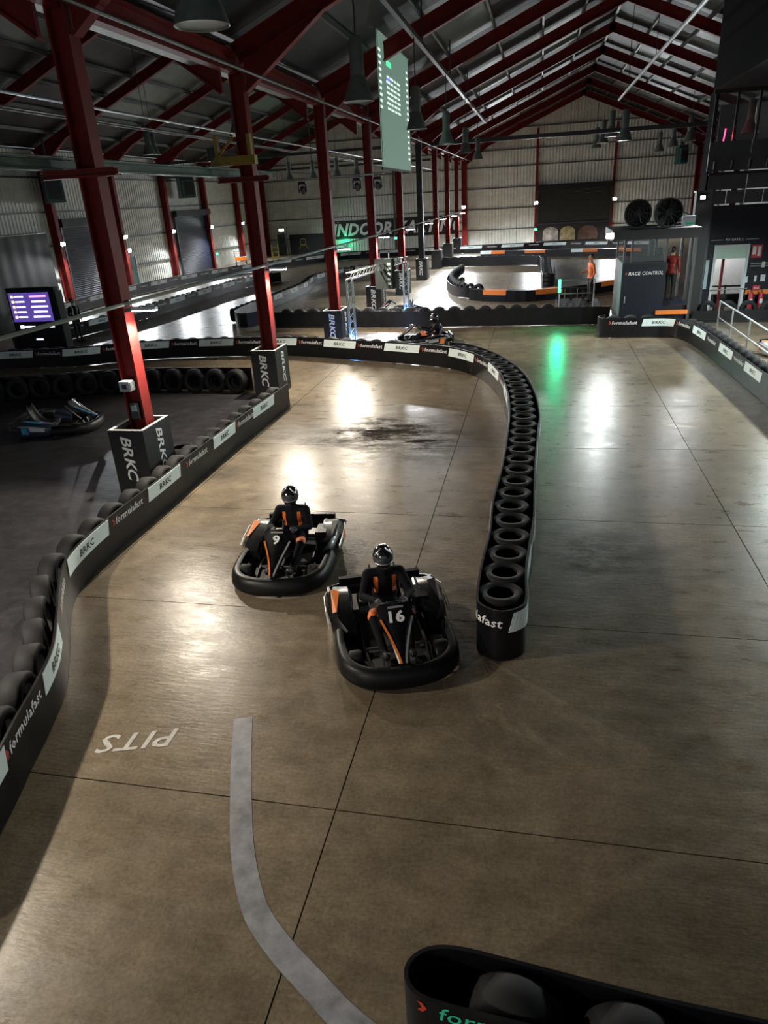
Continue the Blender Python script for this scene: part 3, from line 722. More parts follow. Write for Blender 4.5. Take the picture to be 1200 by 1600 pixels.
for x, w, mt in ((-2.1, 1.45, mat('picture_pale', (.34, .30, .27), .5, var=.7, vscale=2.5)), (-.5, 1.4, mat('picture_gold', (.34, .28, .14), .5, var=.85, vscale=2.)), (1.4, 1.8, mat('picture_brown', (.09, .05, .035), .5, var=.6, vscale=2))):
    MB().prism(arch_pts(w, 1.25), lambda u, v: (x + u, -.03, .2 + v), lambda u, v: (x + u, -.055, .2 + v)).build('picture', mt, aw)

# ------------------------------------------------------------------ hanging lamps, screen, stage lights, crane
def bell(label, loc, r=.28, top=None, group='unlit high-bay lamps', big=True):
    b = thing('high_bay_lamp', label, 'pendant lamp', loc, 0, group); k = r / .28
    MB().lathe([(.0, .44 * k), (.12 * k, .44 * k), (.15 * k, .36 * k), (.25 * k, .10 * k), (.28 * k, .0), (.27 * k, .005), (.14 * k, .34 * k), (0, .36 * k)], n=20).build('shade', M_LAMPG, b, smooth=True)
    MB().lathe([(0, .02), (.265 * k, .02), (.265 * k, .03), (0, .03)], n=20).build('lens', M_LAMPD, b)
    MB().lathe([(0, .42 * k), (.13 * k, .42 * k), (.13 * k, .95 * k), (.10 * k, 1.02 * k), (0, 1.02 * k)], n=14).build('ballast', M_LAMPG, b, smooth=True)
    MB().tube([(0, 0, 1.0 * k), (0, 0, (top or loc[2] + 1.6) - loc[2])], .015, 6).build('rod', M_DKSTEEL, b)
for i in range(4):
    bell(f'big grey bell lamp hanging left of the screen, {ORD[i]} from the camera', (-3.47, 8.1 + 7 * i, 6.52), .29, 8.70)
for i in range(2): bell(f'grey bell lamp under the lamp rail behind the screen, {("nearer", "farther")[i]} of two', (-3.47, 36.4 + 7 * i, 6.52), .29, 8.70)
for i, (x, y, z) in enumerate(((9.55, 55.6, 7.2), (9.6, 62.6, 7.2), (9.65, 69.8, 7.2))): bell(f'bell lamp near the right eaves, {ORD[i]} from the camera', (x, y, z), .40, roof_z(x) - .02)
for i, (x, y, z) in enumerate(((4.4, 45.4, 7.0), (4.4, 54, 7.7), (4.4, 61, 7.7), (4.4, 68, 7.7))): bell(f'bell lamp under the ridge of the right roof, {ORD[i]} from the camera', (x, y, z), .42, roof_z(x) - .02)
for i, (x, y, z) in enumerate(((-16, 48.2, 6.2), (-14.4, 48.2, 6.2), (-12.8, 48.2, 6.25), (-11.5, 48.2, 6.15), (-17.5, 33, 7.2), (-20.9, 40, 7.7), (-12.0, 30, 7.4))): bell(f'small bell lamp in the left bay roof, {ORD[i]} in the group', (x, y, z), .30, roof_z(x) - .02)
# lamp rail
o = thing('lamp_rail', 'long steel rail carrying the big bell lamps', 'steel rail', (-3.47, 4.6, 8.7)); MB().box((0, 20, .06), (.12, 50, .12)).build('rail', M_DKSTEEL, o)
for i in range(8): MB().box((0, 7 * i - 2, .72), (.04, .04, 1.2)).build('hanger', M_DKSTEEL, o)
o = thing('roof_pipe', 'pale straight pipe running lengthwise under the right roof', 'pipe', (3.5, 20.0, 8.5)); MB().tube([(0, -4, 0), (0, 20, 0)], .06, 8).build('tube', M_GALV, o)
for i in range(3): MB().tube([(0, i * 8, 0), (0, i * 8, 4.1)], .012, 5).build('hanger', M_DKSTEEL, o)
# projection screen, facing right
scn = thing('projection_screen', 'tall pale green hanging projection screen showing a results list', 'projection screen', (-5.0, 27.4, 5.68))
MB().box((0, 0, 1.92), (.02, 5.6, 3.76)).build('sheet', mat('lit_screen', (.18, .25, .22), .7, emit=(.45, .72, .58), es=.13), scn)
MB().tube([(0, -2.95, 3.84), (0, 2.95, 3.84)], .07, 10).build('roller', M_GALV, scn)
MB().box((0, 0, .02), (.05, 5.7, .07)).build('bottom_bar', M_BLACK, scn)
for s in (-1, 1): MB().box((.013, s * 2.76, 1.92), (.006, .06, 3.7)).build('edge_band', M_BLACK, scn)
for s in (-2.8, 2.8): MB().tube([(0, s, 3.9), (0, s, 4.6)], .01, 5).build('hanger', M_DKSTEEL, scn)
ML = mat('screen_print_white', (.6, .7, .66), .6, emit=(.8, 1, .9), es=.5); MG = mat('screen_print_green', (.1, .5, .3), .6, emit=(.1, 1, .45), es=.5); MBl = mat('screen_print_blue', (.1, .1, .5), .6, emit=(.2, .25, 1), es=.5)
def srow(y, z, w, h, m, nm='printed_row'): MB().box((.014, y, z), (.008, w, h)).build(nm, m, scn)
for i in range(10): srow(-2.55, 3.30 - i * .17, .30 + .1 * (i % 2), .07, ML)
srow(-1.1, 3.10, .8, .16, MG, 'title_block'); srow(-1.25, 2.62, .55, .13, MBl, 'title_block')
for i in range(7):
    for j in range(4): srow(-1.3 + j * .62, 2.72 - i * .15 + (.0), (.52 if j else .6) * (.7 + .3 * ((i + j) % 2)), .06, ML)
for i in range(16): srow(2.35, 3.3 - i * .19, .26 + .08 * (i % 3), .07, ML)
# stage lights
st = thing('lighting_bar', 'thin steel bar carrying four black moving-head lights', 'lighting bar', (-7.2, 27.4, 5.62))
MB().tube([(-2.2, 0, 0), (1.65, 0, .02)], .03, 8).build('bar', M_GALV, st)
for s in (-1.0, 1.2): MB().tube([(s, 0, 0), (s, 0, 2.9)], .012, 5).build('hanger', M_DKSTEEL, st)
for i, x in enumerate((-8.62, -7.66, -6.55, -5.78)):
    s = thing('stage_light', f'black moving-head stage light, {ORD[i].replace("nearest", "first")} from the left on its bar', 'stage light', (x, 27.4, 5.375), 0, 'stage lights')
    MB().box((0, 0, .12), (.26, .22, .10)).build('base', M_BLACK, s)
    for q in (-1, 1): MB().box((q * .14, 0, -.05), (.04, .14, .30)).build('yoke_arm', M_BLACK, s)
    MB().lathe([(0, -.13), (.10, -.13), (.11, .05), (.07, .13), (0, .13)], (0, -.02, -.11), 12, Matrix.Rotation(.9, 3, 'X')).build('head', M_DKSTEEL, s, smooth=True)
    MB().box((0, 0, .185), (.06, .06, .05)).build('clamp', M_GALV, s)
# crane runway
cr = thing('crane_runway', 'long green crane beam carried on red brackets from the nearest columns', 'crane beam', (-7.75, 12.0, 5.50))
MB().box((0, 1.0, .015), (.22, 17.5, .03)).box((0, 1.0, .175), (.22, 17.5, .03)).box((0, 1.0, .095), (.03, 17.5, .14)).build('beam', M_GREENB, cr)
for k, y in enumerate((11.6, 18.6)):
    MB().box((.47, y - 12.27, -.015), (1.34, .2, .025)).box((.47, y - 12.27, -.115), (1.34, .2, .025)).box((.47, y - 12.27, -.065), (1.34, .03, .08)).build('bracket', M_RED, cr)
hz = thing('crane_hoist', 'yellow crane end carriage sitting on the green beam at the second column', 'crane hoist', (-7.45, 18.0, 5.70))
MB().box((.1, 0, .14), (1.15, .2, .2)).build('end_beam', M_YEL, hz)
for s in (-.3, .55): MB().box((s, 0, .45), (.09, .16, .5)).build('upright', M_YEL, hz)
MB().bar((-.3, 0, .25), (.15, 0, .66), .05).build('brace', M_YEL, hz)
MB().tube([(.7 - 1.15, -.0, .16), (.7 - 1.15, .0, .42)], .12, 10).build('motor', M_DKSTEEL, hz)
for s in (-.7, -.66): MB().box((s, 0, .03), (.1, .1, .1)).build('wheel', M_DKSTEEL, hz)

# ------------------------------------------------------------------ right side: pit building, booth
bulk = tag(MB().box((9.9, 21.4, 9.2), (8.6, 15.4, 3.3)).build('wall_upper_right', mat('black_fabric', (.004, .004, .005), .95, spec=.1, var=.3)), kind='structure')
wp = struct('wall_pit', (0, 30, 0))
def wpb(nm, x0, x1, z0, z1, m, y=0., th=.12): return MB().box(((x0 + x1) / 2, y, (z0 + z1) / 2), (x1 - x0, th, z1 - z0)).build(nm, m, wp)
wpb('navy_panel', 5.95, 6.48, 0, 3.9, M_NAVYW); wpb('navy_panel', 7.62, 10, 0, 3.9, M_NAVYW); wpb('navy_panel', 10, 14.2, 0, 3.9, M_NAVYW); wpb('lintel_panel', 6.48, 7.62, 2.5, 3.9, M_NAVYW)
for i in range(7): wpb('grey_panel', 6.0 + i * .62, 6.6 + i * .62, 3.96, 4.40, M_CLADG, -.02)
for i in range(5): wpb('grey_panel', 5.95 + i * 1.3, 7.23 + i * 1.3, 4.44, 5.02, M_CLADG, -.02)
wpb('black_rail', 5.9, 14, 4.92, 4.99, M_BLACK, -.12, .08)
for i in range(5): wpb('grey_panel', 5.85 + i * 1.4, 7.23 + i * 1.4, 5.06, 6.0, M_CLADG, -.02)
for i in range(6):
    wpb('bracket', 6.05 + i * .58, 6.13 + i * .58, 5.10, 5.38, M_BLACK, -.17, .16); wpb('bracket_edge', 6.02 + i * .58, 6.04 + i * .58, 5.12, 5.38, M_GALV, -.17, .16)
for i in range(7): wpb('mullion', 5.85 + i * .72, 5.92 + i * .72, 6.0, 7.55, M_BLACK, -.03, .1)
for i in range(6): wpb('glass_pane', 5.93 + i * .72, 6.56 + i * .72, 6.0, 7.55, M_GLASS, 0, .02)
wpb('head_beam', 5.8, 14, 7.5, 7.7, M_BLACK)
wpb('side_return', 5.88, 5.98, 0, 7.6, _M['black_fabric'], .5, 1.0)
fl = tag(MB().box((10.6, 32.6, 5.5), (7.0, 5., .14)).build('mezzanine_floor', M_DKSTEEL), kind='structure')
o = tag(MB().box((10.6, 35.1, 6.5), (7.0, .1, 2.1)).build('wall_mezzanine', M_CLADG), kind='structure')
nt = thing('neon_tube', 'short red neon tube glowing behind the upper window at right', 'neon light', (6.42, 30.6, 5.62))
MB().tube([(0, 0, .42), (.03, 0, .82)], .02, 6).build('tube', M_NEON, nt); MB().box((.0, .0, .2), (.05, .05, .44)).build('stand', M_DKSTEEL, nt)
light('neon_light', 'POINT', (6.42, 30.45, 6.2), 4., (1, .05, .12), .05)
bell('round unlit lamp behind the upper window at right', (7.35, 31.0, 6.25), .30, 7.5)
# doorway to the bright workshop
df = thing('doorway_frame', 'white framed doorway in the dark pit wall looking into a bright room', 'doorway', (7.05, 29.95, 0))
for s in (-1, 1): MB().box((s * .57, 0, 1.3), (.09, .2, 2.5)).build('jamb', M_PAPER, df)
MB().box((0, 0, 2.5), (1.05, .2, .09)).build('head', M_PAPER, df)
MB().box((0, .0, 2.25), (1.05, .05, .40)).build('top_panel', mat('pale_green_panel', (.42, .58, .50), .4), df)
MB().tube([(-.6, -.2, .95), (.7, -.2, .98)], .02, 6).build('guard_rail', M_GALV, df)
wk = tag(MB().box((8.6, 33.5, 1.5), (4.0, .1, 3.0)).build('wall_workshop', mat('bright_wall', (.62, .60, .58), .6, var=.1)), kind='structure')
o = thing('workshop_post', 'thin red post seen through the white doorway', 'post', (7.1, 31.2, 0)); MB().box((0, 0, 1.4), (.09, .09, 2.8)).build('post', M_RED, o); MB().box((0, 0, .01), (.2, .2, .02)).build('base', M_RED, o)
o = thing('workshop_rail', 'black rail barrier seen through the white doorway', 'rail', (7.1, 31.6, 0)); MB().box((0, 0, .85), (2.4, .06, .06)).build('top_rail', M_BLACK, o); MB().box((0, 0, .3), (2.4, .1, .5)).build('panel', M_BLACK, o)
for s in (-1., .3): MB().box((s, 0, .45), (.06, .06, .9)).build('post', M_BLACK, o)
# signs and fittings on the pit wall
def flat(name, label, cat, x, z, w, h, m, y=29.92, text=None, tm=None, ts=.1, th=.03):
    o = thing(name, label, cat, (x, y, z)); MB().box((0, 0, 0), (w, th, h)).build('board', m, o)
    if text: MB().text(txt(text, ts, .0, .01), plane_fn((0, -th / 2 - .004, 0), (1, 0, 0), (0, 0, 1))).build('lettering', tm or M_LET_W, o, recalc=False)
    return o
flat('gate_sign', 'thin dark sign lettered PIT GATE 2 above the white doorway', 'sign', 7.1, 2.72, 1.5, .13, M_NAVYW, text='PIT GATE 2', ts=.085)
for s in (-1, 1): MB().box((s * .62, -.02, 0), (.42, .012, .012)).build('line', M_LET_W, [o for o in bpy.data.objects if o.name == 'gate_sign'][0])
o = flat('notice_board', 'red notice board with white print on the pit wall', 'notice', 7.93, 2.28, .36, .46, M_SIGNR)
MB().box((.08, -.02, .0), (.10, .01, .34)).build('print', M_PAPER, o); MB().box((-.09, -.02, .03), (.12, .01, .28)).build('print', M_LET_W, o)
for i, (x, z, w, h) in enumerate(((7.72, 1.28, .08, .22), (8.02, 1.30, .08, .22), (8.28, 1.32, .16, .24))):
    flat('wall_paper', f'small white paper on the pit wall, {("first", "second", "third")[i]} from the doorway', 'paper', x, z, w, h, M_PAPER, th=.012)
flat('first_aid_box', 'small red box with white print below the papers on the pit wall', 'wall box', 8.08, .98, .26, .18, M_SIGNR, text='SOS', ts=.07, th=.12, y=29.88)
o = thing('wall_pipe', 'double grey pipe along the pit wall beside the doorway', 'pipe', (8.6, 29.87, 1.85))
for z in (0, -.09): MB().tube([(-.85, 0, z), (2, 0, z + .02)], .028, 8).build('pipe', M_GALV, o)
MB().box((-.4, 0, -.045), (.12, .1, .2)).build('clamp', M_GALV, o)
flat('white_board', 'narrow pale board between the black post and the doorway', 'board', 6.2, 1.5, .24, 1.05, mat('pale_blue_board', (.42, .52, .60), .4))
for i, x in enumerate((7.85, 8.2)):
    e = thing('fire_extinguisher', f'red fire extinguisher by the pit wall, {"left" if i == 0 else "right"} of the pair', 'fire extinguisher', (x, 29.5, 0), 0, 'fire extinguishers')
    MB().lathe([(0, .3), (.08, .3), (.085, .34), (.085, .74), (.05, .84), (.03, .88), (0, .88)], n=14).build('cylinder', M_SIGNR, e, smooth=True)
    MB().box((0, 0, .91), (.05, .12, .05)).build('valve', M_DKSTEEL, e); MB().tube([(0, .05, .9), (.09, .03, .8), (.1, 0, .5)], .012, 6).build('hose', M_BLACK, e)
    MB().box((0, -.087, .55), (.1, .01, .16)).build('label_sticker', M_PAPER, e); MB().box((0, 0, .15), (.24, .2, .30)).build('stand', M_DKSTEEL, e)
flat('orange_board', 'orange board low on the pit wall behind the extinguishers', 'board', 8.28, .82, 1.1, .16, M_ORANGE, y=29.9)
# black post with a small flood
o = thing('black_post', 'thick black post between race control and the pit building', 'post', (5.6, 28.75, 0))
MB().box((0, 0, 2.2), (.5, .4, 4.4)).build('shaft', M_BLACK, o); MB().box((0, 0, 4.43), (.56, .46, .06)).build('cap', M_DKSTEEL, o); MB().bar((-.2, -.1, 3.6), (-.9, -.1, 3.95), .05).build('arm', M_DKSTEEL, o)
MB().box((.33, .1, 2.0), (.10, .05, 3.9)).build('grey_strip', M_CLADG, o)
wall_flood('small star-bright floodlight on top of the black post', (5.52, 28.44, 4.25), (.1, -1, -.2), sz=.16)

# race control booth
bt = thing('race_control_booth', 'dark navy race control booth with windows and flat roof', 'booth', (3.55, 26.6, 0))
def bb(nm, x0, x1, y0, y1, z0, z1, m): return MB().box(((x0 + x1) / 2 - 3.55, (y0 + y1) / 2 - 26.6, (z0 + z1) / 2), (x1 - x0, y1 - y0, z1 - z0)).build(nm, m, bt)
fp = bb('front_panel', 2.84, 4.27, 26.6, 26.68, .0, 2.30, M_NAVYW)
bb('side_panel', 2.84, 2.92, 26.68, 29.1, .0, 2.30, M_CLADG); bb('inner_panel', 4.19, 4.27, 26.68, 29.1, .0, 2.30, M_NAVYW); bb('desk_top', 2.84, 4.27, 26.6, 29.1, 2.30, 2.34, M_BLACK)
bb('platform', 4.27, 5.16, 26.75, 29.1, 0, .86, M_NAVYW)
for i in range(3): bb('step', 4.29, 5.14, 26.62 - 0.0, 26.75, .15 + .22 * i, .19 + .22 * i, M_DKSTEEL)
for (x, y) in ((2.88, 26.64), (4.22, 26.64), (2.88, 29.05), (4.22, 29.05), (3.12, 26.64), (4.0, 29.05)): bb('window_post', x - .035, x + .035, y - .035, y + .035, 2.34, 3.08, M_DKSTEEL)
bb('corner_post', 5.08, 5.18, 26.6, 26.7, 0, 3.08, M_DKSTEEL); bb('corner_post', 5.08, 5.18, 29.0, 29.1, 0, 3.08, M_DKSTEEL)
bb('window_pane', 3.16, 4.18, 26.63, 26.645, 2.36, 3.06, M_GLASS); bb('window_pane', 2.875, 2.885, 26.7, 29.0, 2.36, 3.06, M_GLASS)
bb('roof', 2.42, 5.22, 26.35, 29.3, 3.08, 3.40, M_BLACK)
bb('orange_strip', 4.05, 5.1, 26.50, 26.58, .60, .74, M_ORANGE)
hd = bb('door_line', 2.95, 2.96, 26.585, 26.6, .7, 2.2, M_DKSTEEL); MB().box((2.99 - 3.55, -.03, 1.12), (.03, .04, .22)).build('handle', M_GALV, bt)
lt = MB(); lt.text(fit('RACE', .115, .40, .22, .02), plane_fn((-.295, -.006, 1.98), (1, 0, 0), (0, 0, 1))); lt.build('lettering', M_LET_W, fp, recalc=False).location = (0, 0, 0)
MB().text(fit('CONTROL', .11, .68, .22), plane_fn((.30, -.006, 1.985), (1, 0, 0), (0, 0, 1))).build('lettering', M_LET_W, fp, recalc=False)
MB().add([(-.58 + u, -.006, 1.98 + v * .9) for u, v in CHEV], [(0, 1, 2, 5), (5, 2, 3, 4)]).build('chevron', M_LET_R, fp, recalc=False)
for i, x in enumerate((3.27, 4.24)):
    f = thing('drum_fan', f'large round black drum fan on the booth roof, {"left" if i == 0 else "right"} one', 'fan', (x, 27.2, 3.40), (-.12, .15)[i], 'drum fans')
    m3 = Matrix.Rotation(PI / 2, 3, 'X')
    MB().lathe([(.40, -.16), (.45, -.17), (.46, 0), (.45, .17), (.40, .16), (.43, 0)], (0, 0, .47), 28, m3, closed=True).build('drum', M_BLACK, f, smooth=True)
    for k in range(5):
        a = 2 * PI * k / 5; MB().bar((0, .02, .47), (.37 * math.cos(a), .04, .47 + .37 * math.sin(a)), .16, .02, up=(math.cos(a + 1.2), .4, math.sin(a + 1.2))).build('blade', M_DKSTEEL, f)
    g = MB()
    for r in (.12, .22, .32, .41): g.tube([(r * math.cos(2 * PI * j / 24), -.17, .47 + r * math.sin(2 * PI * j / 24)) for j in range(24)], .006, 4, True)
    for k in range(12):
        a = 2 * PI * k / 12; g.bar((.05 * math.cos(a), -.17, .47 + .05 * math.sin(a)), (.43 * math.cos(a), -.17, .47 + .43 * math.sin(a)), .008)
    g.build('grille', M_DKSTEEL, f); MB().lathe([(0, -.1), (.09, -.1), (.09, .1), (0, .1)], (0, .05, .47), 12, m3).build('motor', M_BLACK, f)
    MB().box((0, 0, .02), (.5, .34, .04)).build('stand', M_BLACK, f); MB().lathe([(0, -.02), (.43, -.02), (.43, .0), (0, .0)], (0, .15, .47), 24, m3).build('rear_cover', M_BLACK, f)
o = thing('roof_sign', 'small white and green box on the right end of the booth roof', 'sign', (5.0, 27.6, 3.40)); MB().box((0, 0, .16), (.42, .08, .3)).build('panel', M_PAPER, o); MB().box((.05, -.045, .07), (.3, .012, .07)).build('green_band', M_LET_G, o)
wall_flood('very bright floodlight at the left roof corner of the race control booth', (2.33, 26.3, 3.26), (-.15, -1, -.15), sz=.26)

# marshal platform with rails and green signal
pf = thing('marshal_platform', 'low black platform with silver handrails left of race control', 'platform', (1.58, 30.05, 0))
MB().box((0, 0, .52), (1.66, 2.3, .12)).build('deck', M_BLACK, pf)
for sx in (-1, 1):
    for sy in (-1, 1): MB().box((sx * .7, sy * 1.0, .23), (.1, .1, .46)).build('leg', M_DKSTEEL, pf)
for s in (-.74, .54): MB().tube([(s, -1.1, .58), (s, -1.1, 1.6)], .025, 8).build('rail_post', M_GALV, pf)
for z in (1.58, 1.08): MB().tube([(-.74, -1.1, z), (.54, -1.1, z)], .025, 8).build('rail', M_GALV, pf)
MB().box((-.10, 1.0, 1.02), (1.3, .05, .05)).build('rear_rail', M_BLACK, pf)
for i in range(6): MB().box((-.72 + i * .25, 1.0, .80), (.03 if i % 2 else .12, .04, .44)).build('baluster', M_GALV if i % 2 else M_BLACK, pf)
sl = thing('signal_light', 'bright green signal light on the platform handrail', 'signal light', (.83, 28.88, 1.12))
MB().box((0, .03, .26), (.12, .05, .56)).build('back_plate', M_DKSTEEL, sl); MB().tube([(0, -.02, .02), (0, -.02, .50)], .05, 10).build('tube', M_GRN, sl)

# handrail on the right
hr = thing('ramp_handrail', 'galvanised handrail sloping along the ramp at the right edge', 'handrail', (6.0, 22, 0))
for y in (4.0, 2.2, .2, -2.0, -4.2): MB().tube([(0, y, 0), (0, y, 1.08)], .025, 8).build('post', M_GALV, hr)
for z in (1.08, .55): MB().tube([(0, 4.0, z), (0, -4.6, z)], .025, 8).build('rail', M_GALV, hr)

# truss gantry
ga = thing('truss_gantry', 'silver box truss gantry over the track lit blue at its feet', 'gantry', (-6.3, 24.3, 0))
dx, dy = .85, 6.2
def truss(nm, p0, p1, s=.2, n=8):
    p0, p1 = Vector(p0), Vector(p1); d = (p1 - p0).normalized()
    x = d.cross(Vector((0, 0, 1)) if abs(d.z) < .9 else Vector((1, 0, 0))).normalized(); y = x.cross(d); mb = MB(); C4 = [x * a * s / 2 + y * b * s / 2 for a, b in ((1, 1), (1, -1), (-1, -1), (-1, 1))]
    for c in C4: mb.tube([p0 + c, p1 + c], .022, 6)
    for i in range(n):
        a, b = p0.lerp(p1, i / n), p0.lerp(p1, (i + 1) / n)
        for k in range(4):
            q, w = (C4[k], C4[(k + 1) % 4]) if i % 2 else (C4[(k + 1) % 4], C4[k]); mb.tube([a + q, b + w], .011, 4)
    return mb.build(nm, M_GALV, ga)
truss('leg_truss', (0, 0, .03), (0, 0, 2.35), n=9); truss('leg_truss', (dx, dy, .03), (dx, dy, 2.35), n=9); truss('top_truss', (0, 0, 2.45), (dx, dy, 2.45), n=20)
for q in ((0, 0), (dx, dy)):
    MB().box((*q, .015), (.5, .5, .03)).build('base_plate', M_DKSTEEL, ga); MB().box((*q, .06), (.10, .10, .05)).build('blue_lamp', M_BLUE, ga)
dp = thing('gantry_display', 'dark box display hanging under the truss gantry', 'display', (-5.75, 27.7, 1.62), -.25)
MB().box((0, 0, .55), (.72, .28, 1.1)).build('case', mat('display_grey', (.022, .026, .024), .8, var=.1, spec=.1), dp)
for i in range(5): MB().box((.24, -.145, .2 + i * .18), (.14, .012, .09)).build('lamp_row', mat('dim_digit', (.2, .26, .24), .4), dp)
for s in (-.2, .2): MB().tube([(s, 0, 1.1), (s, 0, 1.3)], .015, 5).build('hanger', M_GALV, dp)

# timing kiosk
tk = thing('timing_screen', 'dark kiosk with a purple lap timing screen at the left edge', 'screen', (-19.0, 24.6, 0), .0)
MB().box((0, .12, 1.22), (2.1, .24, 2.44)).build('cabinet', M_NAVYW, tk)
MB().box((1.12, .05, 1.15), (.14, .40, 2.3)).build('side_frame', M_BLACK, tk)
sc_ = MB().box((-.10, -.012, 1.72), (1.75, .02, 1.08)).build('display', mat('lit_purple', (.03, .02, .12), .4, emit=(.15, .09, .50), es=.32), tk)
MW = mat('lit_row_white', (.5, .5, .6), .5, emit=(.85, .82, 1), es=1.4); MY = mat('lit_row_yellow', (.5, .4, .1), .5, emit=(1, .75, .3), es=1.4); MP = mat('lit_row_pink', (.5, .1, .5), .5, emit=(.85, .25, 1), es=1.4)
for i in range(5):
    z = 2.12 - i * .19
    MB().box((-.82, -.026, z), (.10, .008, .09)).build('text_row', MY, sc_); MB().box((-.52, -.026, z), (.40, .008, .05)).build('text_row', MW, sc_); MB().box((.30, -.026, z), (.72 - .12 * (i % 2), .008, .06)).build('text_row', MP if i == 0 else MW, sc_)
MB().box((.05, -.01, .98), (1.35, .012, .06)).build('text_strip', MW, tk); MB().box((-.70, -.01, .98), (.16, .014, .12)).build('text_strip', MW, tk)
MB().box((-.05, -.01, .5), (.3, .012, .05)).build('text_strip', MW, tk)

# ------------------------------------------------------------------ karts
def kart(label, number, loc, rz, accent=M_ORANGE, second=M_SILVER, shell=None, group='karts', podm=None):
    sh = shell or mat('kart_black', (.004, .004, .0055), .28, coat=.15, var=.2, spec=.35)
    k = thing('go_kart', label, 'go-kart', loc, rz, group)
    # wrap-round front bumper: deep rounded section following the nose
    path = smooth_path([(-.62, -.08), (-.63, -.38), (-.58, -.72), (-.38, -.93), (0, -1.0), (.38, -.93), (.58, -.72), (.63, -.38), (.62, -.08)], 6)
    prof = [(0, .04), (.045, .035), (.075, .08), (.07, .16), (.045, .235), (.005, .262), (-.05, .255), (-.06, .22), (-.05, .08)]
    V = []; n = len(prof)
    for i, p in enumerate(path):
        t = (path[min(i + 1, len(path) - 1)] - path[max(i - 1, 0)]).normalized(); o_ = Vector((t.y, -t.x, 0))
        for a, z in prof: q = p + o_ * a; V.append((q.x, q.y, z))
    mb = MB().add(V, [(i * n + j, (i + 1) * n + j, (i + 1) * n + (j + 1) % n, i * n + (j + 1) % n) for i in range(len(path) - 1) for j in range(n)] + [tuple(range(n)), tuple((len(path) - 1) * n + j for j in range(n))])
    mb.build('front_bumper', mat('bumper_plastic', (.005, .005, .006), .42, spec=.22, var=.3, vscale=6), k, smooth=True)
    # side pods
    for s in (-1, 1):
        V = []; ys = [-.16, 0., .22, .45, .66, .74]; 
        for i, y in enumerate(ys):
            w = (.60, .69, .72, .73, .70, .62)[i]; zt = (.26, .34, .38, .41, .40, .33)[i]; xi = .40
            for x, z in ((xi, .07), (w - .03, .05), (w, .14), (w - .02, zt - .07), (w - .08, zt), (xi + .04, zt - .02), (xi, zt - .08)): V.append((s * x, y, z))
        m_ = 7
        pod = MB().add(V, [(i * m_ + j, (i + 1) * m_ + j, (i + 1) * m_ + (j + 1) % m_, i * m_ + (j + 1) % m_) for i in range(5) for j in range(m_)] + [tuple(range(m_)), tuple(5 * m_ + j for j in range(m_))]).build('side_pod', podm or sh, k, smooth=True)
        MB().add([(s * .734, .05, .17), (s * .738, .40, .20), (s * .732, .40, .30), (s * .722, .08, .25)], [(0, 1, 2, 3)]).build('stripe', second, pod, recalc=False)
        MB().add([(s * .733, .43, .13), (s * .731, .60, .14), (s * .719, .60, .31), (s * .731, .46, .30)], [(0, 1, 2, 3)]).build('stripe', accent, pod, recalc=False)
        MB().tube([(s * .735, .02, .255), (s * .745, .25, .30), (s * .742, .55, .335), (s * .70, .70, .31)], .007, 5).build('edge_line', second, pod)
        top = MB().add([(s * .62, .10, .375), (s * .67, .12, .355), (s * .655, .55, .425), (s * .55, .52, .415)], [(0, 1, 2, 3)]).build('stripe', accent if s < 0 else mat('pod_grey', (.03, .03, .034), .35), pod, recalc=False)
    # rear bumper
    rb = MB(); rb.tube([(-.64, .66, .22), (-.66, .86, .24), (-.45, .93, .25), (.45, .93, .25), (.66, .86, .24), (.64, .66, .22)], .055, 8); rb.box((0, .92, .25), (1.05, .07, .24)); rb.build('rear_bumper', sh, k)
    # chassis
    MB().prism([(-.34, -.86), (.34, -.86), (.42, -.3), (.42, .5), (.30, .75), (-.30, .75), (-.42, .5), (-.42, -.3)], lambda x, y: (x, y, .05), lambda x, y: (x, y, .085)).build('floor_tray', mat('tray_black', (.008, .008, .009), .6), k)
    fr = MB()
    for s in (-1, 1): fr.tube([(s * .30, -.85, .10), (s * .36, -.3, .11), (s * .34, .5, .11), (s * .30, .88, .12)], .018, 6)
    for y in (-.82, -.35, .62): fr.tube([(-.36, y, .11), (.36, y, .11)], .016, 6)
    fr.tube([(-.55, .60, .145), (.55, .60, .145)], .02, 8); fr.build('frame', M_DKSTEEL, k)
    # wheels
    for s in (-1, 1):
        for y, r, w in ((-.60, .135, .14), (.60, .14, .19)):
            m3 = Matrix.Rotation(PI / 2, 3, 'Y')
            wl = MB().lathe([(.07, -w * .42), (.09, -w / 2), (r * .9, -w / 2), (r, -w * .35), (r, w * .35), (r * .9, w / 2), (.09, w / 2), (.07, w * .42)], (s * .485, y, r), 18, m3, closed=True).build('wheel', M_TYRE, k, smooth=True)
            MB().lathe([(0, -w * .2), (.07, -w * .35), (.075, 0), (.07, w * .35), (0, w * .2)], (s * .485, y, r), 12, m3).build('rim', M_GALV, wl, smooth=True)
    # nose fairing: tapered shield with number
    rows = [(-.955, .30, .055), (-.80, .40, .085), (-.66, .50, .13), (-.54, .60, .185), (-.46, .69, .20), (-.43, .73, .165)]
    V = []
    for y, z, w in rows: V += [(-w, y + .02, z - .012), (-w * .5, y - .012, z + .004), (0, y - .02, z + .008), (w * .5, y - .012, z + .004), (w, y + .02, z - .012)]
    F = [(i * 5 + j, i * 5 + j + 1, (i + 1) * 5 + j + 1, (i + 1) * 5 + j) for i in range(5) for j in range(4)]
    nv = len(V); V += [(x, y + .035, z - .02) for x, y, z in V]; F += [tuple(q + nv for q in reversed(f)) for f in F]
    edge = [i * 5 for i in range(6)] + [25 + j for j in range(1, 5)] + [i * 5 + 4 for i in range(4, -1, -1)] + [3, 2, 1]
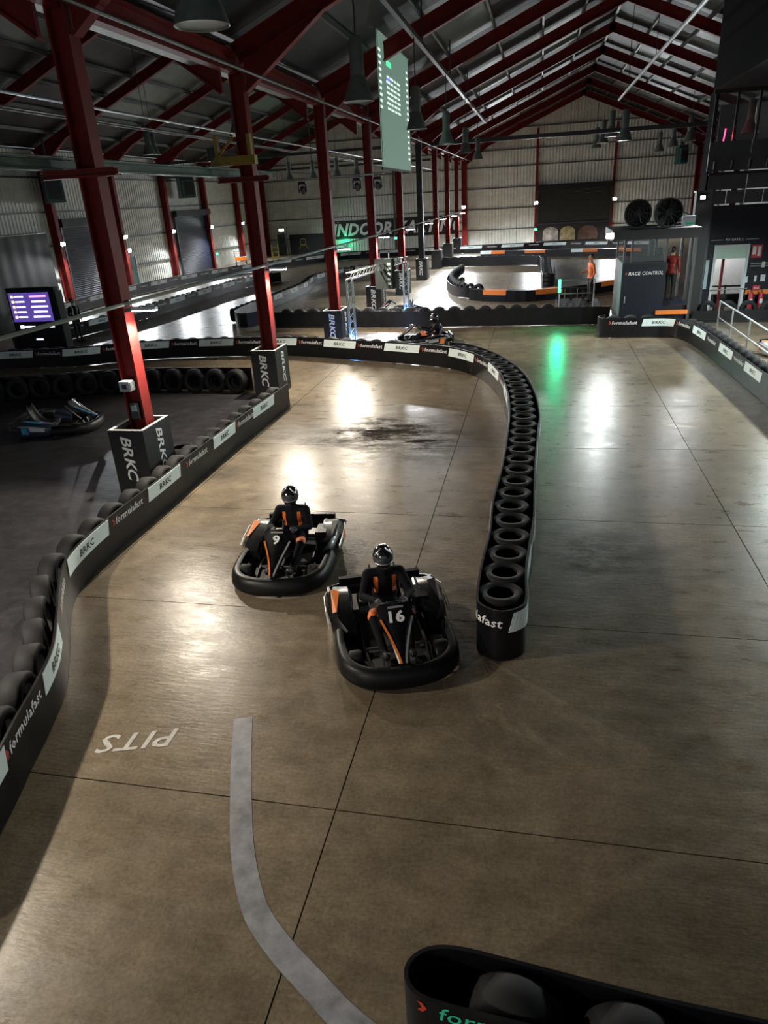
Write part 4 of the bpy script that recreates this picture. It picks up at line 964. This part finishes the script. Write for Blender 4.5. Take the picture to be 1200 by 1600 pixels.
    F += [(edge[i], edge[(i + 1) % len(edge)], edge[(i + 1) % len(edge)] + nv, edge[i] + nv) for i in range(len(edge))]
    nf = MB().add(V, F).build('nose_fairing', sh, k, smooth=True)
    def on(y_i, x):                              # point on the shield
        i = min(4, int(y_i)); f = y_i - i; a, b = rows[i], rows[i + 1]; w = a[2] + (b[2] - a[2]) * f
        return Vector((x * w, a[1] * 0 + (a[0] + (b[0] - a[0]) * f) - .024 + abs(x) ** 2 * .036, a[1] + (b[1] - a[1]) * f + .012 - abs(x) ** 2 * .016))
    for s, m in ((-1, accent), (1, second)):
        st = MB(); P = [on(.0, .5 * s), on(.5, .62 * s), on(1, .78 * s), on(1.6, .86 * s), on(2.2, .93 * s), on(3.0, .96 * s)]
        P = [p + Vector((0, -.008, .006)) for p in P]
        for a, b in zip(P, P[1:]): st.bar(a, b, .022, .012, up=(0, -1, 1))
        st.build('fairing_stripe', m, nf)
    d = (Vector((0, rows[4][0], rows[4][1])) - Vector((0, rows[2][0], rows[2][1]))).normalized(); nrm = Vector((0, -d.z, d.y))
    c = Vector((0, (rows[3][0] + rows[4][0]) / 2 - .055, (rows[3][1] + rows[4][1]) / 2 - .02)) + nrm * .028
    if number: MB().text(txt(number, .135, .0, .035, 1.15), plane_fn(c, (1, 0, 0), d)).build('number', M_LET_W, nf, recalc=False)
    MB().box(c + d * .105 + nrm * .002, (.17, .012, .022), mat3=Matrix(((1, 0, 0), tuple(nrm), tuple(d))).transposed()).build('name_strip', M_SILVER, nf)
    # steering
    sw = MB(); ct = Vector((0, -.24, .60)); ax = Vector((0, .62, .78)).normalized(); u = Vector((1, 0, 0)); v = ax.cross(u)
    sw.tube([ct + u * .155 * math.cos(2 * PI * i / 20) + v * .135 * math.sin(2 * PI * i / 20) for i in range(20)], .016, 7, True)
    for a in (.5, 2.6, 4.7): sw.bar(ct, ct + u * .15 * math.cos(a) + v * .13 * math.sin(a), .03, .012)
    sw.build('steering_wheel', M_BLACK, k); MB().tube([ct, ct - ax * .45 + Vector((0, -.05, 0))], .014, 6).build('steering_column', M_GALV, k)
    # seat: bucket shell
    V = []; rows_s = [(.02, .13, .17), (.22, .11, .20), (.40, .13, .21), (.53, .24, .21), (.60, .42, .20), (.64, .58, .16)]
    for y, z, w in rows_s: V += [(-w, y - .05, z + .12), (-w * .85, y, z + .02), (0, y + .02, z), (w * .85, y, z + .02), (w, y - .05, z + .12)]
    F = [(i * 5 + j, i * 5 + j + 1, (i + 1) * 5 + j + 1, (i + 1) * 5 + j) for i in range(5) for j in range(4)]
    so = MB().add(V, F).build('seat', mat('seat_grey', (.05, .05, .055), .5), k, smooth=True)
    md = so.modifiers.new('thick', 'SOLIDIFY'); md.thickness = .02
    # engine and tank
    en = MB().box((.43, .36, .25), (.16, .30, .26)).build('engine_cover', sh, k); MB().tube([(.43, .52, .30), (.43, .72, .33)], .045, 10).build('exhaust', M_GALV, k)
    MB().box((-.42, .32, .22), (.14, .26, .2)).build('fuel_tank', M_DKSTEEL, k)
    for s in (-1, 1): MB().bar((s * .14, -.70, .09), (s * .14, -.66, .24), .05, .02).build('pedal', M_GALV, k)
    return k

# ------------------------------------------------------------------ people
def blend_mesh(mb, voxel, it=5):
    me = mb.mesh('figure', M_BLACK); tmp = bpy.data.objects.new('figure_source', me); COL.objects.link(tmp)
    r = tmp.modifiers.new('r', 'REMESH'); r.mode = 'VOXEL'; r.voxel_size = voxel; r.use_smooth_shade = True
    s = tmp.modifiers.new('s', 'SMOOTH'); s.factor = .5; s.iterations = it
    dg = bpy.context.evaluated_depsgraph_get(); out = bpy.data.meshes.new_from_object(tmp.evaluated_get(dg))
    bpy.data.objects.remove(tmp); out.materials.clear(); return out
M_SUIT = mat('race_suit_black', (.005, .005, .007), .85, var=.2, vscale=12, spec=.15); M_SUITO = mat('race_suit_orange', (.72, .15, .02), .6)
M_SKIN = mat('skin', (.42, .24, .17), .55); M_HAIR = mat('dark_hair', (.015, .011, .009), .6); M_TROU = mat('dark_trousers', (.008, .008, .011), .7)
M_VEST = mat('hi_vis_orange', (.80, .18, .04), .6, var=.08); M_REFL = mat('reflective_band', (.6, .62, .62), .35); M_REDJ = mat('red_jacket', (.24, .020, .015), .6, var=.3, vscale=8)
def assign(me, mats, fn):
    for m in mats: me.materials.append(m)
    for p in me.polygons: p.material_index = fn(p.center); p.use_smooth = True
def glove(parent, c, out, fwd, m=None, s=1.):
    """hand closed on a bar: palm and five curled fingers; out = towards the body side the back of the hand faces, fwd = finger direction"""
    c, out, fwd = Vector(c), Vector(out).normalized(), Vector(fwd).normalized(); side = out.cross(fwd).normalized(); mb = MB()
    mb.sphere(c, (.042 * s, .022 * s, .048 * s), 10, 7, m3=Matrix((side, out, fwd)).transposed())
    for i, (o_, ln) in enumerate(((-.030, .075), (-.010, .085), (.010, .08), (.030, .065))):
        b = c + side * o_ * s + fwd * .035 * s
        mb.tube([b, b + fwd * ln * .45 * s - out * .006 * s, b + fwd * ln * .62 * s - out * .030 * s, b + fwd * ln * .35 * s - out * .048 * s], [.0105 * s, .0105 * s, .0095 * s, .007 * s], 6)
    b = c - side * .036 * s - fwd * .01 * s
    mb.tube([b, b - side * .018 * s + fwd * .02 * s - out * .014 * s, b - side * .004 * s + fwd * .045 * s - out * .034 * s], [.012 * s, .011 * s, .008 * s], 6)
    return mb.build('glove' if m is None else 'hand', m or M_BLACK, parent, smooth=True)
def build_driver():
    mb = MB(); S = lambda s, p: (s * p[0], p[1], p[2])
    mb.sphere((0, .36, .24), (.17, .15, .13)); mb.sphere((0, .40, .40), (.165, .12, .16)); mb.sphere((0, .40, .58), (.19, .125, .15))
    mb.capsule((0, .39, .68), .09, (0, .37, .82), .062)
    for s in (-1, 1):
        mb.capsule(S(s, (.10, .33, .24)), .098, S(s, (.21, -.10, .36)), .072)
        mb.capsule(S(s, (.21, -.10, .36)), .066, S(s, (.155, -.50, .17)), .046)
        mb.capsule(S(s, (.155, -.50, .15)), .046, S(s, (.15, -.66, .20)), .036)
        mb.capsule((0, .40, .66), .085, S(s, (.19, .39, .665)), .078)
        mb.capsule(S(s, (.195, .385, .655)), .072, S(s, (.29, .18, .49)), .054)
        mb.capsule(S(s, (.29, .18, .49)), .051, S(s, (.165, -.13, .60)), .037)
    me = blend_mesh(mb, .016)
    def f(c):
        ax = abs(c.x)
        if c.y < -.56 and c.z < .26: return 0
        if c.z > .44 and c.z < .66 and .085 < ax < .135 and c.y < .36: return 1
        if -.14 < c.y < .06 and .10 < ax < .28 and c.z > .36 and c.z < .47: return 1
        return 0
    assign(me, [M_SUIT, M_SUITO], f); return me
DRIVER = build_driver()
M_VIS = mat('visor', (.05, .055, .065), .08, coat=.6); M_HELM = mat('helmet_black', (.010, .010, .012), .12, coat=1.)
def helmet(parent, c, rz=0., tilt=.0):
    c = Vector(c); V = []; F = []; n, m = 24, 14
    R3 = Matrix.Rotation(rz, 3, 'Z') @ Matrix.Rotation(tilt, 3, 'X')
    def sh(p, a):
        x, y, z = math.sin(p) * math.cos(a), math.sin(p) * math.sin(a), math.cos(p)
        r = Vector((x * .125, y * .150, z * .145))
        if z < -.15 and y < 0: r.y -= .022 * min(1, (-z - .15) * 2.2) * (-y)      # chin bar juts forward
        if z < -.75: r.z = max(r.z, -.125)
        return r
    for i in range(m + 1):
        for j in range(n): V.append(c + R3 @ sh(PI * i / m, 2 * PI * j / n))
    F = [(i * n + j, (i + 1) * n + j, (i + 1) * n + (j + 1) % n, i * n + (j + 1) % n) for i in range(m) for j in range(n)]
    hm = MB().add(V, F).build('helmet', M_HELM, parent, smooth=True)
    V = []; k = 14; rows = 5
    for i in range(rows + 1):
        p = PI * (.40 + .17 * i / rows)
        for j in range(k + 1):
            a = PI * (1.12 + .76 * j / k); V.append(c + R3 @ (sh(p, a) * 1.022))
    MB().add(V, [(i * (k + 1) + j, (i + 1) * (k + 1) + j, (i + 1) * (k + 1) + j + 1, i * (k + 1) + j + 1) for i in range(rows) for j in range(k)]).build('visor', M_VIS, hm, smooth=True, recalc=False)
    for s in (-1, 1):
        q = [c + R3 @ (sh(PI * (.12 + .06 * t), PI * 1.5 + s * (.55 + .12 * t)) * 1.012) for t in range(5)]
        MB().tube(q, .010, 5).build('helmet_stripe', M_SILVER, hm)
    MB().tube([c + R3 @ (sh(PI * .58, PI * (1.2 + .6 * j / 10)) * 1.015) for j in range(11)], .007, 5).build('visor_seal', M_SILVER, hm)
    MB().box(c + R3 @ Vector((0, -.172, -.075)), (.07, .012, .022), mat3=R3).build('chin_vent', M_DKSTEEL, hm)
    return hm
def driver(label, loc, rz, head=0.):
    p = thing('person', label, 'person', loc, rz, 'kart drivers')
    o = put('body', DRIVER, p); helmet(p, (0, .36, .915), head, .10)
    for s in (-1, 1): glove(p, (s * .160, -.17, .615), (s * .5, .6, .5), (-s * .15, -.75, .15))
    for s in (-1, 1): MB().sphere((s * .15, -.64, .185), (.045, .10, .05), 10, 7, m3=Matrix.Rotation(-.5, 3, 'X')).build('shoe', M_BLACK, p, smooth=True)
    return p
KART9 = ((-3.42, 8.62, 0), math.radians(5)); KART16 = ((-1.58, 6.90, 0), math.radians(20))
kart('black racing go-kart with orange stripes and number 9', '9', *KART9)
driver('kart driver in black and orange suit, head up, in the kart farther left', *KART9)
kart('black racing go-kart with orange stripes and number 16, nearest the camera', '16', *KART16)
driver('kart driver in black and orange suit in the kart nearest the camera', *KART16, head=-.05)
M_KW = mat('kart_white', (.60, .62, .64), .3, coat=.3); M_KB = mat('kart_blue', (.04, .30, .50), .35)
kart('empty white and blue go-kart parked on the dark floor at left', '', (-11.5, 14.75, 0), math.radians(105), M_KB, M_KW, podm=mat('kart_dark_blue', (.02, .03, .05), .3, coat=.3), shell=mat('kart_charcoal', (.03, .03, .034), .3, coat=.3))
KB = ((-3.85, 24.9, 0), math.radians(-75)); kart('go-kart with orange panels driving between the two tyre barriers', '', *KB)
driver('kart driver in dark suit seen beyond the curving tyre barrier', *KB)
kart('black and orange go-kart stopped by the tyres beyond the gantry', '', (-6.0, 31.6, 0), math.radians(-60), M_ORANGE, M_KW)
kart('orange and white go-kart parked beside the handrail at the right edge', '', (7.3, 22.2, 0), math.radians(15), M_ORANGE, M_KW, podm=M_KW)

def standing(label, loc, rz, top, arms, bands=False, scale=1.):
    p = thing('person', label, 'person', loc, rz); mb = MB(); p.scale = (scale,) * 3
    mb.sphere((0, 0, .95), (.165, .115, .14)); mb.sphere((0, 0, 1.14), (.155, .105, .17)); mb.sphere((0, 0, 1.32), (.185, .115, .15))
    mb.capsule((0, 0, 1.42), .075, (0, -.015, 1.54), .056); mb.sphere((0, -.02, 1.65), (.076, .095, .115), 14, 10); mb.sphere((0, -.115, 1.64), (.016, .022, .022), 8, 6)
    for s in (-1, 1):
        mb.sphere((s * .078, .0, 1.645), (.014, .024, .032), 8, 6)
        mb.capsule((s * .09, 0, .93), .095, (s * .10, -.01, .50), .064); mb.capsule((s * .10, -.01, .50), .060, (s * .10, .02, .10), .043); mb.capsule((s * .10, .03, .05), .045, (s * .11, -.14, .04), .038)
        mb.capsule((0, 0, 1.41), .08, (s * .19, 0, 1.40), .07)
        e, h = arms[0 if s < 0 else 1]; mb.capsule((s * .20, 0, 1.40), .064, e, .047); mb.capsule(e, .045, h, .034)
    me = blend_mesh(mb, .017, 3)
    E_ = [a[1] for a in arms]
    def f(c):
        if c.z > 1.49: return 2
        for h in E_:
            if (Vector(h) - c).length < .07: return 2
        if c.z < .06: return 1
        if c.z < .90 and abs(c.x) < .23 and c.y > -.2: return 1
        if bands and (1.0 < c.z < 1.05 or .09 < abs(c.x) < .13 and c.z > 1.1): return 3
        return 0
    assign(me, [top, M_TROU, M_SKIN, M_REFL], f); put('body', me, p)
    hr = MB().sphere((0, .015, 1.68), (.088, .102, .105), 14, 10); hb = hr.build('hair', M_HAIR, p, smooth=True)
    for s in (-1, 1): MB().sphere((s * .03, -.108, 1.665), (.011, .008, .007), 8, 6).build('eye', M_HAIR, p)
    MB().box((0, -.112, 1.595), (.045, .012, .010)).build('mouth', mat('lips', (.28, .11, .09), .5), p)
    for a in arms:
        e, h = Vector(a[0]), Vector(a[1]); d = (h - e).normalized(); glove(p, h + d * .05, Vector((h.x, .0, .2)), d, M_SKIN)
    return p
HANG = (((-.26, .03, 1.12), (-.25, -.06, .88)), ((.26, .03, 1.12), (.25, -.06, .88)))
BENT = (((-.27, .02, 1.14), (-.20, -.24, 1.10)), ((.27, .05, 1.13), (.24, -.05, .90)))
pm = standing('marshal in orange hi-vis top standing behind the platform handrail', (2.05, 30.2, .58), -PI / 2 + .3, M_VEST, BENT, scale=1.02)
standing('person in dark jacket with white sash standing beside the timing screen', (-18.7, 26.6, 0), 1.3, M_SUIT, BENT, bands=True, scale=1.0)
standing('person in red jacket standing on the booth platform', (4.72, 28.2, .86), 2.6, M_REDJ, HANG, scale=1.03)
# loose tyre lying on the dark floor behind the near barrier
o = thing('loose_tyre', 'single tyre lying flat on the dark floor beside the nearest BRKC box', 'tyre', (-7.35, 13.05, .11)); put('tread', tyre_me, o)

# strip lamps over the pit lane at the right
for i, y in enumerate((14.6, 18.6, 22.6)):
    o = thing('strip_lamp', f'lit strip lamp hanging over the pit lane, {ORD[i]} from the camera', 'strip lamp', (8.1, y, 3.56), 0, 'pit lane strip lamps')
    MB().box((0, 0, .04), (.14, 1.5, .07)).build('housing', M_GALV, o); MB().box((0, 0, -.004), (.10, 1.44, .016)).build('tube', M_LEDC, o)
    for s_ in (-.6, .6): MB().tube([(0, s_, .07), (0, s_, 3.98)], .012, 5).build('hanger', M_DKSTEEL, o)

# far left odds and ends behind the barrier
o = thing('service_trolley', 'small orange service trolley beyond the far left barrier', 'trolley', (-26.0, 62.4, 0), .3)
MB().box((0, 0, .62), (1.0, .6, .28)).build('tray', M_ORANGE, o); MB().box((0, 0, .30), (1.0, .6, .06)).build('shelf', M_DKSTEEL, o)
for sx in (-.45, .45):
    for sy in (-.25, .25): MB().box((sx, sy, .33), (.05, .05, .54)).build('leg', M_DKSTEEL, o); MB().lathe([(0, -.02), (.06, -.02), (.06, .02), (0, .02)], (sx, sy, .06), 10, Matrix.Rotation(PI / 2, 3, 'X')).build('castor', M_BLACK, o)
MB().tube([(-.5, -.25, .76), (-.5, -.25, 1.25), (.2, -.25, 1.25), (.2, -.25, .76)], .03, 6).build('handle', M_DKSTEEL, o)
o = thing('ladder_frame', 'small yellow folding frame leaning near the far left corner', 'step frame', (-24.2, 66.5, 0), .2)
for q in (-.3, .3):
    MB().bar((q, -.35, 0), (q, 0, 1.5), .06).build('leg', M_YEL, o); MB().bar((q, .35, 0), (q, 0, 1.5), .06).build('leg', M_YEL, o)
for z in (.4, .8, 1.2): MB().bar((-.3, -.35 * (1 - z / 1.5), z), (.3, -.35 * (1 - z / 1.5), z), .06).build('rung', M_YEL, o)
